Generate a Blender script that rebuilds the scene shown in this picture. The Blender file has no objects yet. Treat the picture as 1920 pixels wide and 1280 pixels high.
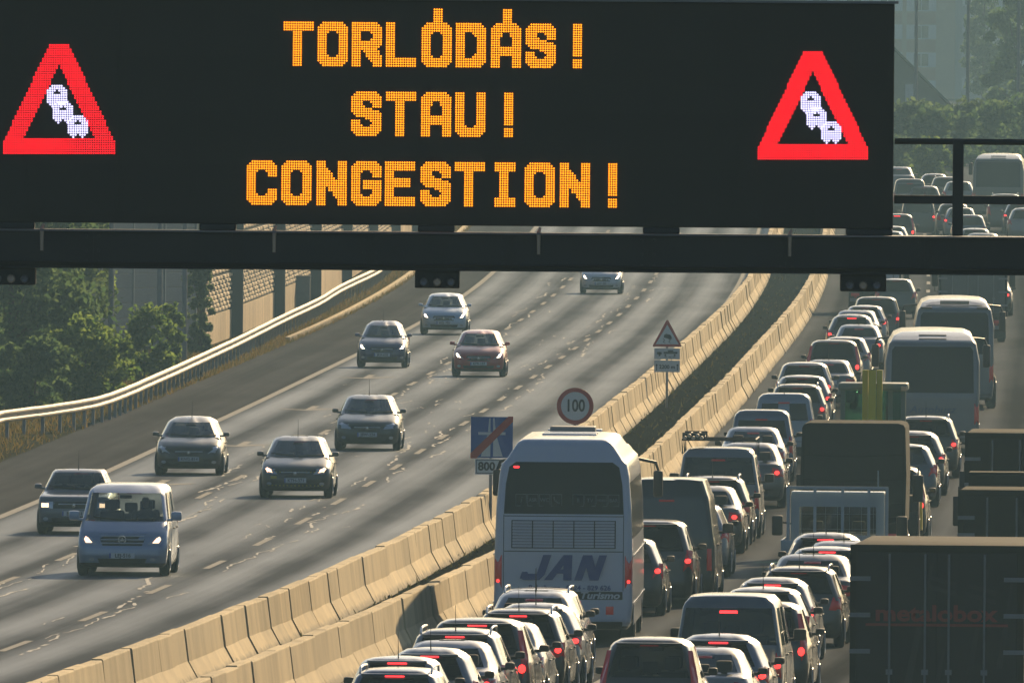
import bpy, bmesh, math, random
import numpy as np
from mathutils import Vector, Matrix
random.seed(7)
R = math.radians
sc = bpy.context.scene
COL = sc.collection

# ------------------------------------------------------------------ camera
FPX, CAM_H, HORIZON, ROLL = 46000.0, 11.5, 20.0, R(0.45)
cam_data = bpy.data.cameras.new('camera')
cam_data.sensor_width = 36.0
cam_data.lens = FPX / 1920.0 * 36.0
cam_data.clip_start = 5.0
cam_data.clip_end = 9000.0
cam_data.dof.use_dof = True
cam_data.dof.focus_distance = 520.0
cam_data.dof.aperture_fstop = 96.0
cam = bpy.data.objects.new('camera', cam_data)
COL.objects.link(cam)
_pitch = math.atan((640.0 - HORIZON) / FPX)
cam.matrix_world = (Matrix.Translation((0, 0, CAM_H)) @ Matrix.Rotation(math.pi / 2 - _pitch, 4, 'X')
                    @ Matrix.Rotation(ROLL, 4, 'Z'))
sc.camera = cam

# ------------------------------------------------------------------ light
SUN_AZ, SUN_EL = R(14.5), R(20.0)      # azimuth to the right of the view axis
world = bpy.data.worlds.new('World')
sc.world = world
world.use_nodes = True
wn = world.node_tree.nodes
wl = world.node_tree.links
bg = wn['Background']
sky = wn.new('ShaderNodeTexSky')
sky.sky_type = 'NISHITA'
sky.sun_disc = False
sky.sun_elevation = SUN_EL
sky.sun_rotation = SUN_AZ
sky.dust_density = 1.6
sky.air_density = 1.0
sky.ozone_density = 3.0
wl.new(sky.outputs[0], bg.inputs[0])
bg.inputs[1].default_value = 0.058
sun_data = bpy.data.lights.new('sun', 'SUN')
sun_data.energy = 5.0
sun_data.angle = R(0.5)
sun_data.color = (1.0, 0.73, 0.41)
sun = bpy.data.objects.new('sun', sun_data)
COL.objects.link(sun)
_sd = Vector((math.sin(SUN_AZ) * math.cos(SUN_EL), math.cos(SUN_AZ) * math.cos(SUN_EL), math.sin(SUN_EL)))
sun.rotation_euler = _sd.to_track_quat('Z', 'Y').to_euler()
sun.location = (60, 300, 50)
vs = sc.view_settings
vs.view_transform = 'Standard'
vs.look = 'None'
vs.exposure = 0.4
vs.gamma = 1.0
vs.use_curve_mapping = False
cy = sc.cycles
cy.use_denoising = True
cy.use_adaptive_sampling = True
cy.adaptive_threshold = 0.025
cy.max_bounces = 5
cy.diffuse_bounces = 2
cy.glossy_bounces = 3
cy.transmission_bounces = 4
cy.transparent_max_bounces = 8
cy.volume_bounces = 0
cy.sample_clamp_indirect = 4.0
cy.sample_clamp_direct = 12.0
cy.caustics_reflective = False
cy.caustics_refractive = False

# ------------------------------------------------------------------ road geometry in metres
REF = [(-60, -36), (100, -26), (200, -19), (300, -12.6), (390, -7.3), (455, -3.95), (520, -1.35), (585, .6),
       (650, 2.2), (715, 3.75), (780, 5.2), (850, 6.75), (920, 8.25), (1000, 9.8), (1080, 11.1), (1180, 12.6),
       (1400, 15.6), (1800, 20.5), (2600, 29), (3400, 37)]
_rd = np.array([p[0] for p in REF], float)
_rx = np.array([p[1] for p in REF], float)
_rm = np.gradient(_rx, _rd)


def road_x(d):
    i = int(np.clip(np.searchsorted(_rd, d) - 1, 0, len(_rd) - 2))
    h = _rd[i + 1] - _rd[i]
    t = (d - _rd[i]) / h
    a, b = 2 * t**3 - 3 * t**2 + 1, t**3 - 2 * t**2 + t
    c, e = -2 * t**3 + 3 * t**2, t**3 - t**2
    return float(a * _rx[i] + b * h * _rm[i] + c * _rx[i + 1] + e * h * _rm[i + 1])


def ground_z(d):
    if d < 850:
        return 0.0
    if d < 1250:
        return 1.3e-5 * (d - 850) ** 2
    return 1.3e-5 * 400 ** 2 + 0.9 * (1 - math.exp(-(d - 1250) * 0.0104 / 0.9))


def heading(d):
    return math.atan2(road_x(d + 2) - road_x(d - 2), 4.0)


def along(d, off, z=0.0):
    a = heading(d)
    return Vector((road_x(d) + off * math.cos(a), d - off * math.sin(a), ground_z(d) + z))


def from_photo(px, py, h=0.0):
    """ground position of a point at height h above the road, seen at photograph pixel px, py"""
    dx, dy = px - 960.0, py - 640.0
    x = dx * math.cos(ROLL) + dy * math.sin(ROLL)
    y = 640 - dx * math.sin(ROLL) + dy * math.cos(ROLL)
    lo, hi = 100.0, 3000.0
    for _ in range(50):
        d = (lo + hi) / 2
        if d * (y - HORIZON) > FPX * (CAM_H - h - ground_z(d)):
            hi = d
        else:
            lo = d
    return Vector((x * d / FPX, d, ground_z(d)))


def at_depth(px, py, d):
    dx, dy = px - 960.0, py - 640.0
    x = dx * math.cos(ROLL) + dy * math.sin(ROLL)
    y = 640 - dx * math.sin(ROLL) + dy * math.cos(ROLL)
    return Vector((x * d / FPX, d, CAM_H - (y - HORIZON) * d / FPX))


# ------------------------------------------------------------------ helpers
class MB:
    """collects polygons for one mesh"""

    def __init__(self):
        self.v, self.f, self.m = [], [], []

    def poly(self, pts, m=0):
        n = len(self.v)
        self.v += [tuple(p) for p in pts]
        self.f.append(tuple(range(n, n + len(pts))))
        self.m.append(m)

    def add(self, verts, faces, m=0):
        n = len(self.v)
        self.v += [tuple(p) for p in verts]
        self.f += [tuple(n + i for i in q) for q in faces]
        self.m += [m] * len(faces)
        return self

    def box(self, x0, x1, y0, y1, z0, z1, m=0, bev=0.0):
        if bev <= 0:
            v = [(x, y, z) for z in (z0, z1) for y in (y0, y1) for x in (x0, x1)]
            self.add(v, [(0, 2, 3, 1), (4, 5, 7, 6), (0, 1, 5, 4), (2, 6, 7, 3), (0, 4, 6, 2), (1, 3, 7, 5)], m)
            return self
        b = bm_box(x0, x1, y0, y1, z0, z1, bev)
        return self.add(b[0], b[1], m)

    def tube(self, pts, rad, n=8, m=0, cap=True):
        pts = [Vector(p) for p in pts]
        rads = rad if isinstance(rad, (list, tuple)) else [rad] * len(pts)
        rings = []
        for k, p in enumerate(pts):
            t = (pts[min(k + 1, len(pts) - 1)] - pts[max(k - 1, 0)]).normalized()
            u = t.orthogonal().normalized() if abs(t.z) > .9 else Vector((0, 0, 1)).cross(t).normalized()
            w = t.cross(u)
            rings.append([p + (u * math.cos(2 * math.pi * i / n) + w * math.sin(2 * math.pi * i / n)) * rads[k] for i in range(n)])
        vs_ = [q for r in rings for q in r]
        fs = [(k * n + i, k * n + (i + 1) % n, (k + 1) * n + (i + 1) % n, (k + 1) * n + i) for k in range(len(pts) - 1) for i in range(n)]
        if cap:
            fs += [tuple(range(n))[::-1], tuple((len(pts) - 1) * n + i for i in range(n))]
        return self.add(vs_, fs, m)

    def lathe(self, prof, n=24, axis='X', c=(0, 0, 0), m=0):
        """prof: list of (axial, radius)"""
        vs_, k = [], len(prof)
        for i in range(n):
            a = 2 * math.pi * i / n
            for (t, r) in prof:
                p = {'X': (t, r * math.cos(a), r * math.sin(a)), 'Y': (r * math.cos(a), t, r * math.sin(a)),
                     'Z': (r * math.cos(a), r * math.sin(a), t)}[axis]
                vs_.append((p[0] + c[0], p[1] + c[1], p[2] + c[2]))
        fs = [(i * k + j, i * k + j + 1, ((i + 1) % n) * k + j + 1, ((i + 1) % n) * k + j) for i in range(n) for j in range(k - 1)]
        return self.add(vs_, fs, m)

    def prism(self, prof, y0, y1, m=0, axis='Y'):
        """closed profile (a, b) extruded along an axis"""
        n = len(prof)
        mp = {'Y': lambda a, b, t: (a, t, b), 'X': lambda a, b, t: (t, a, b), 'Z': lambda a, b, t: (a, b, t)}[axis]
        vs_ = [mp(a, b, y0) for a, b in prof] + [mp(a, b, y1) for a, b in prof]
        fs = [(i, (i + 1) % n, n + (i + 1) % n, n + i) for i in range(n)] + [tuple(range(n))[::-1], tuple(range(n, 2 * n))]
        return self.add(vs_, fs, m)

    def mesh(self, name, mats=(), smooth=False, fix=True):
        me = bpy.data.meshes.new(name)
        me.from_pydata(self.v, [], self.f)
        for mt in mats:
            me.materials.append(mt)
        if len(mats) > 1:
            me.polygons.foreach_set('material_index', self.m)
        if fix:
            b = bmesh.new()
            b.from_mesh(me)
            bmesh.ops.recalc_face_normals(b, faces=b.faces)
            b.to_mesh(me)
            b.free()
        if smooth:
            me.shade_smooth()
            if smooth != 'all':
                me.set_sharp_from_angle(angle=R(float(smooth) if smooth is not True else 38))
        me.update()
        return me


def bm_box(x0, x1, y0, y1, z0, z1, bev, seg=2):
    b = bmesh.new()
    bmesh.ops.create_cube(b, size=1.0)
    for v in b.verts:
        v.co = ((x0 + x1) / 2 + v.co.x * (x1 - x0), (y0 + y1) / 2 + v.co.y * (y1 - y0), (z0 + z1) / 2 + v.co.z * (z1 - z0))
    bmesh.ops.bevel(b, geom=list(b.edges), offset=bev, segments=seg, affect='EDGES', profile=.6)
    b.verts.index_update()
    out = ([tuple(v.co) for v in b.verts], [tuple(v.index for v in f.verts) for f in b.faces])
    b.free()
    return out


def link(name, me, parent=None, mat=None):
    o = bpy.data.objects.new(name, me)
    COL.objects.link(o)
    if parent is not None:
        o.parent = parent
    if mat is not None and me is not None:
        if len(me.materials) == 0:
            me.materials.append(mat)
        o.material_slots[0].link = 'OBJECT'
        o.material_slots[0].material = mat
    return o


def empty(name, loc=(0, 0, 0), rz=0.0):
    o = bpy.data.objects.new(name, None)
    o.empty_display_size = .3
    COL.objects.link(o)
    o.location = loc
    o.rotation_euler = (0, 0, rz)
    return o


def tag(o, label=None, cat=None, group=None, kind=None):
    if label:
        o['label'] = label
    if cat:
        o['category'] = cat
    if group:
        o['group'] = group
    if kind:
        o['kind'] = kind
    return o


_texts = {}


def text_mesh(s, size=1.0, bold=0.0, shear=0.0, align='CENTER', ext=0.0):
    key = (s, size, bold, shear, align, ext)
    if key not in _texts:
        c = bpy.data.curves.new('lettering', 'FONT')
        c.body = s
        c.size = size
        c.offset = bold
        c.shear = shear
        c.align_x = align
        c.align_y = 'CENTER'
        c.extrude = ext
        c.resolution_u = 3
        o = bpy.data.objects.new('lettering', c)
        COL.objects.link(o)
        bpy.context.view_layer.update()
        dg = bpy.context.evaluated_depsgraph_get()
        me = bpy.data.meshes.new_from_object(o.evaluated_get(dg))
        bpy.data.objects.remove(o)
        # stand the letters up: they face -Y
        me.transform(Matrix.Rotation(math.pi / 2, 4, 'X'))
        me.materials.clear()
        _texts[key] = me
    return _texts[key]


# ------------------------------------------------------------------ materials
def nmat(name):
    m = bpy.data.materials.new(name)
    m.use_nodes = True
    return m, m.node_tree.nodes, m.node_tree.links, m.node_tree.nodes['Principled BSDF']


def simple(name, col, rough=.6, metal=0.0, coat=0.0, var=.12, scale=4.0, emit=None, es=0.0, spec=.5, bump=0.0, bscale=30):
    m, n, l, p = nmat(name)
    tc = n.new('ShaderNodeTexCoord')
    no = n.new('ShaderNodeTexNoise')
    no.inputs['Scale'].default_value = scale
    no.inputs['Detail'].default_value = 2.5
    l.new(tc.outputs['Object'], no.inputs['Vector'])
    mx = n.new('ShaderNodeMix')
    mx.data_type = 'RGBA'
    l.new(no.outputs['Fac'], mx.inputs['Factor'])
    mx.inputs['A'].default_value = (*[c * (1 - var) for c in col], 1)
    mx.inputs['B'].default_value = (*[min(1, c * (1 + var)) for c in col], 1)
    l.new(mx.outputs['Result'], p.inputs['Base Color'])
    p.inputs['Roughness'].default_value = rough
    p.inputs['Metallic'].default_value = metal
    p.inputs['Coat Weight'].default_value = coat
    p.inputs['Coat Roughness'].default_value = .06
    p.inputs['Specular IOR Level'].default_value = spec
    if emit:
        p.inputs['Emission Color'].default_value = (*emit, 1)
        p.inputs['Emission Strength'].default_value = es
    if bump:
        nb = n.new('ShaderNodeTexNoise')
        nb.inputs['Scale'].default_value = bscale
        nb.inputs['Detail'].default_value = 2
        l.new(tc.outputs['Object'], nb.inputs['Vector'])
        bp = n.new('ShaderNodeBump')
        bp.inputs['Strength'].default_value = bump
        bp.inputs['Distance'].default_value = .02
        l.new(nb.outputs['Fac'], bp.inputs['Height'])
        l.new(bp.outputs[0], p.inputs['Normal'])
    return m


def ramp(n, l, src, stops):
    r = n.new('ShaderNodeValToRGB')
    e = r.color_ramp.elements
    while len(e) < len(stops):
        e.new(.5)
    for k, (pos, c) in enumerate(stops):
        e[k].position = pos
        e[k].color = (*c, 1) if len(c) == 3 else c
    l.new(src, r.inputs[0])
    return r.outputs[0]


def mathn(n, l, op, a, b=None, c=None):
    x = n.new('ShaderNodeMath')
    x.operation = op
    for i, q in enumerate((a, b, c)):
        if q is None:
            continue
        if isinstance(q, (int, float)):
            x.inputs[i].default_value = q
        else:
            l.new(q, x.inputs[i])
    return x.outputs[0]


def mixc(n, l, fac, a, b, blend='MIX'):
    x = n.new('ShaderNodeMix')
    x.data_type = 'RGBA'
    x.blend_type = blend
    for key, q in (('Factor', fac), ('A', a), ('B', b)):
        if isinstance(q, (int, float)):
            x.inputs[key].default_value = q
        elif isinstance(q, tuple):
            x.inputs[key].default_value = (*q, 1)
        else:
            l.new(q, x.inputs[key])
    return x.outputs['Result']


def noise(n, l, vec, scale, detail=5, rough=.55, sc3=None):
    if sc3:
        mp = n.new('ShaderNodeMapping')
        mp.inputs['Scale'].default_value = sc3
        l.new(vec, mp.inputs[0])
        vec = mp.outputs[0]
    t = n.new('ShaderNodeTexNoise')
    t.inputs['Scale'].default_value = scale
    t.inputs['Detail'].default_value = detail
    t.inputs['Roughness'].default_value = rough
    l.new(vec, t.inputs['Vector'])
    return t.outputs['Fac']


def asphalt(name, base, lane=True, sheen=(.01, .13), phase=0.0):
    m, n, l, p = nmat(name)
    uv = n.new('ShaderNodeUVMap')
    sep = n.new('ShaderNodeSeparateXYZ')
    l.new(uv.outputs[0], sep.inputs[0])
    wob = noise(n, l, uv.outputs[0], 1.0, 2, .5, (.12, .012, 1))
    u = mathn(n, l, 'ADD', sep.outputs[0], mathn(n, l, 'MULTIPLY', mathn(n, l, 'SUBTRACT', wob, .5), .45))
    long_streak = noise(n, l, uv.outputs[0], 1.0, 3, .6, (2.2, .006, 1))
    patch = noise(n, l, uv.outputs[0], 1.0, 3, .6, (.5, .05, 1))
    fine = noise(n, l, uv.outputs[0], 18.0, 1, .6)
    # polished wheel paths: two in every 3.5 m lane
    wv = mathn(n, l, 'COSINE', mathn(n, l, 'MULTIPLY', mathn(n, l, 'ADD', u, phase), 2 * math.pi / 1.75))
    track = mathn(n, l, 'MULTIPLY_ADD', wv, .5, .5)
    mixv = mathn(n, l, 'ADD', mathn(n, l, 'MULTIPLY', track, .5 if lane else .12), mathn(n, l, 'MULTIPLY', long_streak, .6))
    tone = mathn(n, l, 'ADD', mixv, mathn(n, l, 'MULTIPLY', mathn(n, l, 'SUBTRACT', patch, .5), .5))
    col = ramp(n, l, tone, [(.25, tuple(b * .62 for b in base)), (.85, tuple(b * 1.45 for b in base))])
    col = mixc(n, l, mathn(n, l, 'MULTIPLY', fine, .35), col, tuple(b * 1.8 for b in base))
    # coarse aggregate kills most of the grazing gloss; the polished wheel paths keep some
    fac = n.new('ShaderNodeMapRange')
    l.new(tone, fac.inputs[0])
    fac.inputs[1].default_value, fac.inputs[2].default_value = .25, .95
    fac.inputs[3].default_value, fac.inputs[4].default_value = sheen
    n.remove(p)
    df, gl, mx = n.new('ShaderNodeBsdfDiffuse'), n.new('ShaderNodeBsdfGlossy'), n.new('ShaderNodeMixShader')
    l.new(col, df.inputs[0])
    gl.inputs[0].default_value = (.79, .87, .97, 1)
    gl.inputs['Roughness'].default_value = .44
    l.new(fac.outputs[0], mx.inputs[0])
    l.new(df.outputs[0], mx.inputs[1])
    l.new(gl.outputs[0], mx.inputs[2])
    l.new(mx.outputs[0], n['Material Output'].inputs['Surface'])
    return m


def concrete(name, base, lowdirt=True):
    m, n, l, p = nmat(name)
    g = n.new('ShaderNodeNewGeometry')
    tc = n.new('ShaderNodeTexCoord')
    streak = noise(n, l, g.outputs['Position'], 1.0, 4, .65, (2.2, .9, .18))
    blot = noise(n, l, g.outputs['Position'], 1.3, 3, .6)
    fine = noise(n, l, tc.outputs['Object'], 22, 2, .6)
    oi = n.new('ShaderNodeObjectInfo')
    c = ramp(n, l, streak, [(.30, tuple(b * .58 for b in base)), (.60, base)])
    c = mixc(n, l, mathn(n, l, 'MULTIPLY', blot, .5), c, tuple(b * v for b, v in zip(base, (1.12, 1.06, .92))))
    c = mixc(n, l, mathn(n, l, 'MULTIPLY', fine, .25), c, tuple(b * .6 for b in base))
    tint = mathn(n, l, 'MULTIPLY_ADD', oi.outputs['Random'], .34, .78)
    c = mixc(n, l, 1.0, c, tint, 'MULTIPLY')
    if lowdirt:
        sep = n.new('ShaderNodeSeparateXYZ')
        l.new(tc.outputs['Object'], sep.inputs[0])
        edge = noise(n, l, g.outputs['Position'], 2.2, 5, .7)
        d = mathn(n, l, 'SUBTRACT', mathn(n, l, 'MULTIPLY', edge, .30), sep.outputs[2])
        d = ramp(n, l, mathn(n, l, 'ADD', d, .1), [(.07, (0, 0, 0)), (.16, (1, 1, 1))])
        c = mixc(n, l, mathn(n, l, 'MULTIPLY', d, .75), c, (.09, .075, .055))
    l.new(c, p.inputs['Base Color'])
    p.inputs['Roughness'].default_value = .85
    p.inputs['Specular IOR Level'].default_value = .15
    bp = n.new('ShaderNodeBump')
    bp.inputs['Strength'].default_value = .35
    bp.inputs['Distance'].default_value = .01
    l.new(fine, bp.inputs['Height'])
    l.new(bp.outputs[0], p.inputs['Normal'])
    return m


def paintmat(name, col, metal=.25, rough=.42, dust=.13):
    m, n, l, p = nmat(name)
    tc = n.new('ShaderNodeTexCoord')
    no = noise(n, l, tc.outputs['Object'], 2.2, 2.5, .65)
    sep = n.new('ShaderNodeSeparateXYZ')
    l.new(tc.outputs['Object'], sep.inputs[0])
    low = n.new('ShaderNodeMapRange')          # road film on the sills and bumpers
    l.new(sep.outputs[2], low.inputs[0])
    low.inputs[1].default_value, low.inputs[2].default_value = .75, .2
    low.inputs[3].default_value, low.inputs[4].default_value = .06, .5
    fac = mathn(n, l, 'MULTIPLY', mathn(n, l, 'MULTIPLY', no, low.outputs[0]), dust * 4)
    l.new(mixc(n, l, mathn(n, l, 'MINIMUM', fac, .6), col, (.12, .11, .095)), p.inputs['Base Color'])
    p.inputs['Metallic'].default_value = metal
    p.inputs['Roughness'].default_value = rough
    p.inputs['Coat Weight'].default_value = .85
    p.inputs['Coat Roughness'].default_value = .10
    return m


def glassmat(name, tint, ior_mix=.1, rough=.03, ior=1.28):
    m = bpy.data.materials.new(name)
    m.use_nodes = True
    n, l = m.node_tree.nodes, m.node_tree.links
    n.clear()
    out = n.new('ShaderNodeOutputMaterial')
    tr = n.new('ShaderNodeBsdfTransparent')
    tr.inputs[0].default_value = (*tint, 1)
    gl = n.new('ShaderNodeBsdfGlossy')
    gl.inputs['Roughness'].default_value = rough
    gl.inputs[0].default_value = (.9, .95, 1, 1)
    fr = n.new('ShaderNodeFresnel')
    fr.inputs[0].default_value = ior
    tc = n.new('ShaderNodeTexCoord')
    d = noise(n, l, tc.outputs['Object'], 3, 4, .6)
    fac = mathn(n, l, 'ADD', fr.outputs[0], mathn(n, l, 'MULTIPLY', d, ior_mix * .6))
    mx = n.new('ShaderNodeMixShader')
    l.new(fac, mx.inputs[0])
    l.new(tr.outputs[0], mx.inputs[1])
    l.new(gl.outputs[0], mx.inputs[2])
    l.new(mx.outputs[0], out.inputs[0])
    return m


def emitter(name, col, strength, base=None):
    m, n, l, p = nmat(name)
    b = base or tuple(c * .5 for c in col)
    tc = n.new('ShaderNodeTexCoord')
    no = noise(n, l, tc.outputs['Object'], 40, 2)
    p.inputs['Base Color'].default_value = (*b, 1)
    p.inputs['Roughness'].default_value = .25
    p.inputs['Emission Color'].default_value = (*col, 1)
    l.new(mathn(n, l, 'MULTIPLY_ADD', no, strength * .5, strength * .75), p.inputs['Emission Strength'])
    return m


def leafmat(name, col, col2, trans=.5):
    m = bpy.data.materials.new(name)
    m.use_nodes = True
    n, l = m.node_tree.nodes, m.node_tree.links
    n.clear()
    out = n.new('ShaderNodeOutputMaterial')
    g = n.new('ShaderNodeNewGeometry')
    c = ramp(n, l, g.outputs['Random Per Island'], [(.1, col), (.9, col2)])
    df = n.new('ShaderNodeBsdfDiffuse')
    tl = n.new('ShaderNodeBsdfTranslucent')
    mx = n.new('ShaderNodeMixShader')
    mx.inputs[0].default_value = trans
    l.new(c, df.inputs[0])
    l.new(c, tl.inputs[0])
    l.new(df.outputs[0], mx.inputs[1])
    l.new(tl.outputs[0], mx.inputs[2])
    l.new(mx.outputs[0], out.inputs[0])
    return m


M = {}
M['asphalt'] = asphalt('worn_asphalt', (.054, .057, .064), True, (.045, .225))
M['asphalt_right_shaded'] = asphalt('worn_asphalt_right_shaded', (.046, .045, .043), True, (.008, .06), .4)  # darker, duller copy of the asphalt: shade on the jammed side painted in
M['shoulder'] = asphalt('shoulder_asphalt', (.080, .078, .076), False, (.012, .04))
M['marking'] = simple('worn_road_paint', (.20, .205, .21), .8, var=.6, scale=9, spec=.05)
M['sealant'] = simple('crack_filler', (.25, .26, .275), .6, var=.4, scale=3, spec=.15)
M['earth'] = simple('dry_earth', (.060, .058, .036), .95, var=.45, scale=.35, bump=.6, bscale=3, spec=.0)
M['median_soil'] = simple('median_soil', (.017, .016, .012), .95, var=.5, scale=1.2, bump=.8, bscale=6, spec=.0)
M['concrete'] = concrete('barrier_concrete', (.68, .545, .33))
M['joint_dark'] = simple('dark_recess', (.03, .025, .018), .9)
M['galv'] = simple('galvanised_steel', (.50, .41, .30), .7, metal=.0, var=.18, scale=6)
M['galv_dull'] = simple('dull_steel', (.20, .21, .22), .6, metal=.35, var=.2, scale=5)
M['sign_black'] = simple('display_black', (.015, .0145, .011), .6, var=.4, scale=1.1)
M['gantry'] = simple('gantry_dark_steel', (.022, .026, .028), .6, metal=.1, var=.25, scale=3)
M['glass_front'] = glassmat('windscreen_glass', (.66, .72, .70), .16, ior=1.55)
M['glass_dark'] = glassmat('tinted_glass', (.12, .14, .135), .05)
M['glass_mid'] = glassmat('rear_glass', (.26, .30, .29), .06)
M['glass_green'] = glassmat('green_cab_glass', (.30, .62, .48), .10)
M['mirror_glass'] = simple('mirror_glass', (.02, .022, .025), .12)
M['rubber'] = simple('tyre_rubber', (.016, .016, .017), .85, var=.3, scale=8)
M['black'] = simple('black_plastic', (.016, .016, .017), .5, var=.2, scale=6)
M['interior'] = simple('interior_trim', (.030, .031, .034), .8, var=.2, scale=5)
M['rim'] = simple('wheel_rim', (.35, .35, .36), .35, metal=.8, var=.15, scale=8)
M['trim_bar'] = simple('bright_trim', (.50, .53, .58), .3, metal=.2, var=.05)
M['chrome'] = simple('chrome_trim', (.65, .66, .68), .2, metal=1.0, var=.05)
M['plate'] = simple('number_plate_white', (.55, .57, .60), .45, var=.08)
M['plate_blue'] = simple('number_plate_blue', (.03, .07, .35), .45)
M['ink'] = simple('black_ink', (.015, .015, .018), .6)
M['tail'] = simple('tail_lamp_red', (.22, .010, .012), .2, coat=.6, emit=(1, .03, .02), es=.04)
M['tail_lit'] = emitter('tail_lamp_lit', (1.0, .035, .03), 2.4, (.3, .01, .01))
M['brake_lit'] = emitter('brake_lamp_lit', (1.0, .03, .035), 2.6, (.3, .01, .01))
M['tail_clear'] = simple('tail_lamp_clear', (.45, .40, .38), .2, coat=.6)
M['head'] = simple('headlamp_clear', (.50, .54, .60), .12, metal=.3, coat=1.0)
M['head_lit'] = emitter('headlamp_lit', (1.0, .78, .55), 6.0, (.8, .8, .7))
M['head_warm'] = emitter('headlamp_warm', (1.0, .58, .34), 2.4, (.8, .7, .6))

# ================================================================== THE SETTING
def strip(name, o0, o1, z, d0, d1, step, mat, ncol=1, parent=None, kind='structure'):
    """a ribbon that follows the road between two lateral offsets, with metre UVs"""
    n = int((d1 - d0) / step) + 1
    ds = [d0 + (d1 - d0) * k / n for k in range(n + 1)]
    f0 = o0 if callable(o0) else (lambda d: o0)
    f1 = o1 if callable(o1) else (lambda d: o1)
    v, uv = [], []
    for d in ds:
        for c in range(ncol + 1):
            o = f0(d) + (f1(d) - f0(d)) * c / ncol
            v.append(along(d, o, z))
            uv.append((o, d))
    w = ncol + 1
    fs = [(k * w + c, k * w + c + 1, (k + 1) * w + c + 1, (k + 1) * w + c) for k in range(n) for c in range(ncol)]
    me = bpy.data.meshes.new(name)
    me.from_pydata([tuple(p) for p in v], [], fs)
    lay = me.uv_layers.new(name='UVMap')
    idx = np.empty(len(me.loops), np.int32)
    me.loops.foreach_get('vertex_index', idx)
    lay.data.foreach_set('uv', np.array(uv, np.float32)[idx].ravel())
    me.materials.append(mat)
    o = link(name, me, parent)
    if kind and parent is None:
        tag(o, kind=kind)
    return o


# ground sheet: follows the same gentle rise as the road
xs = np.concatenate([np.linspace(-640, -60, 14), np.linspace(-50, 60, 30), np.linspace(75, 640, 14)])
ds = np.concatenate([np.linspace(-25, 800, 30), np.linspace(820, 1500, 50), np.linspace(1550, 3250, 30)])
rng = np.random.default_rng(3)
gv = [(float(x), float(d), ground_z(d) - .06 - (0 if -60 < x < 70 else .1 * rng.random())) for d in ds for x in xs]
w_ = len(xs)
gf = [(k * w_ + c, k * w_ + c + 1, (k + 1) * w_ + c + 1, (k + 1) * w_ + c) for k in range(len(ds) - 1) for c in range(w_ - 1)]
me = bpy.data.meshes.new('ground')
me.from_pydata(gv, [], gf)
me.materials.append(M['earth'])
tag(link('ground', me), kind='structure')

road_left = strip('road_left', -11.2, .0, -.012, 60, 3100, 8, M['asphalt'], 4)
road_right = strip('road_right', 2.6, lambda d: 17.5 + max(0, (d - 900) * .01), -.012, 60, 3100, 8, M['asphalt_right_shaded'], 4)
shoulder = strip('road_shoulder', -14.4, -11.2, -.012, 60, 3100, 8, M['shoulder'], 2)
shoulder_r = strip('road_shoulder_right', lambda d: 17.5 + max(0, (d - 900) * .01), lambda d: 21 + max(0, (d - 900) * .01), -.012, 60, 3100, 8, M['shoulder'], 2)
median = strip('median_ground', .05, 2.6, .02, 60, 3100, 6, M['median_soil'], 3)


# ---- painted markings, children of the carriageway they lie on
def dash(o, d0, d1, w, parent, name='lane_dash'):
    strip(name, o - w / 2, o + w / 2, -.006, d0, d1, 3, M['marking'], 1, parent, None)


strip('edge_line', -11.35, -11.12, -.006, 300, 2000, 6, M['marking'], 1, road_left, None)
strip('edge_line', -.75, -.60, -.006, 300, 2000, 6, M['marking'], 1, road_left, None)
for o_, ph in ((-7.72, 6.0), (-4.33, 0.0)):
    d_ = 372 + ph
    while d_ < 1500:
        dash(o_, d_, d_ + 7.5, .15, road_left)
        d_ += 22.0
for o_, ph in ((7.15, 3.0),):
    d_ = 372 + ph
    while d_ < 1500:
        dash(o_, d_, d_ + 7.5, .15, road_right)
        d_ += 22.0
# merge arrows in the first lane
for (px, py) in ((298, 905), (455, 832), (583, 765), (690, 706)):
    p = from_photo(px, py)
    a = heading(p.y)
    prof = [(-.10, -4.2), (.12, -4.2), (.12, .6), (.75, -.3), (.95, 0.1), (.05, 3.6), (-.95, 1.6), (-.75, 1.2), (-.10, 1.9)]
    mb = MB()
    mb.poly([(x * 1.0, -y * 1.0, 0) for x, y in prof])
    o = link('lane_arrow', mb.mesh('lane_arrow', [M['marking']], fix=False), road_left)
    o.location = (p.x, p.y, p.z - .0055)
    o.rotation_euler = (0, 0, -a)

# ---- sealed cracks that run beside the lane seams (real raised bitumen, uncountable)
mb = MB()
rc = random.Random(11)


def crack(o0, d0, length, w):
    n = max(3, int(length / 1.0))
    o, prev = o0, None
    for k in range(n + 1):
        d = d0 + length * k / n
        o += rc.uniform(-.075, .075)
        ww = w * rc.uniform(.4, 1.3)
        cur = (along(d, o - ww, -.004), along(d, o + ww, -.004))
        if prev and rc.random() > .13:
            mb.poly([prev[0], prev[1], cur[1], cur[0]])
        prev = cur


for seam in (-7.72, -4.33):
    d_ = 330.0
    while d_ < 1100:
        L_ = rc.uniform(4, 16)
        crack(seam + rc.choice((-.42, -.28, .22, .4, .55)) + rc.uniform(-.12, .12), d_, L_, rc.uniform(.016, .042))
        if rc.random() < .5:
            crack(seam + rc.uniform(-.9, .9), d_ + rc.uniform(0, 6), rc.uniform(2, 7), rc.uniform(.016, .034))
        d_ += L_ * rc.uniform(.55, 1.5) * (1.0 if d_ < 700 else 1.9)
for _ in range(40):
    d_ = rc.uniform(340, 1150)
    crack(rc.uniform(-10.8, -.9), d_, rc.uniform(.6, 2.5), rc.uniform(.014, .03))
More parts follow.
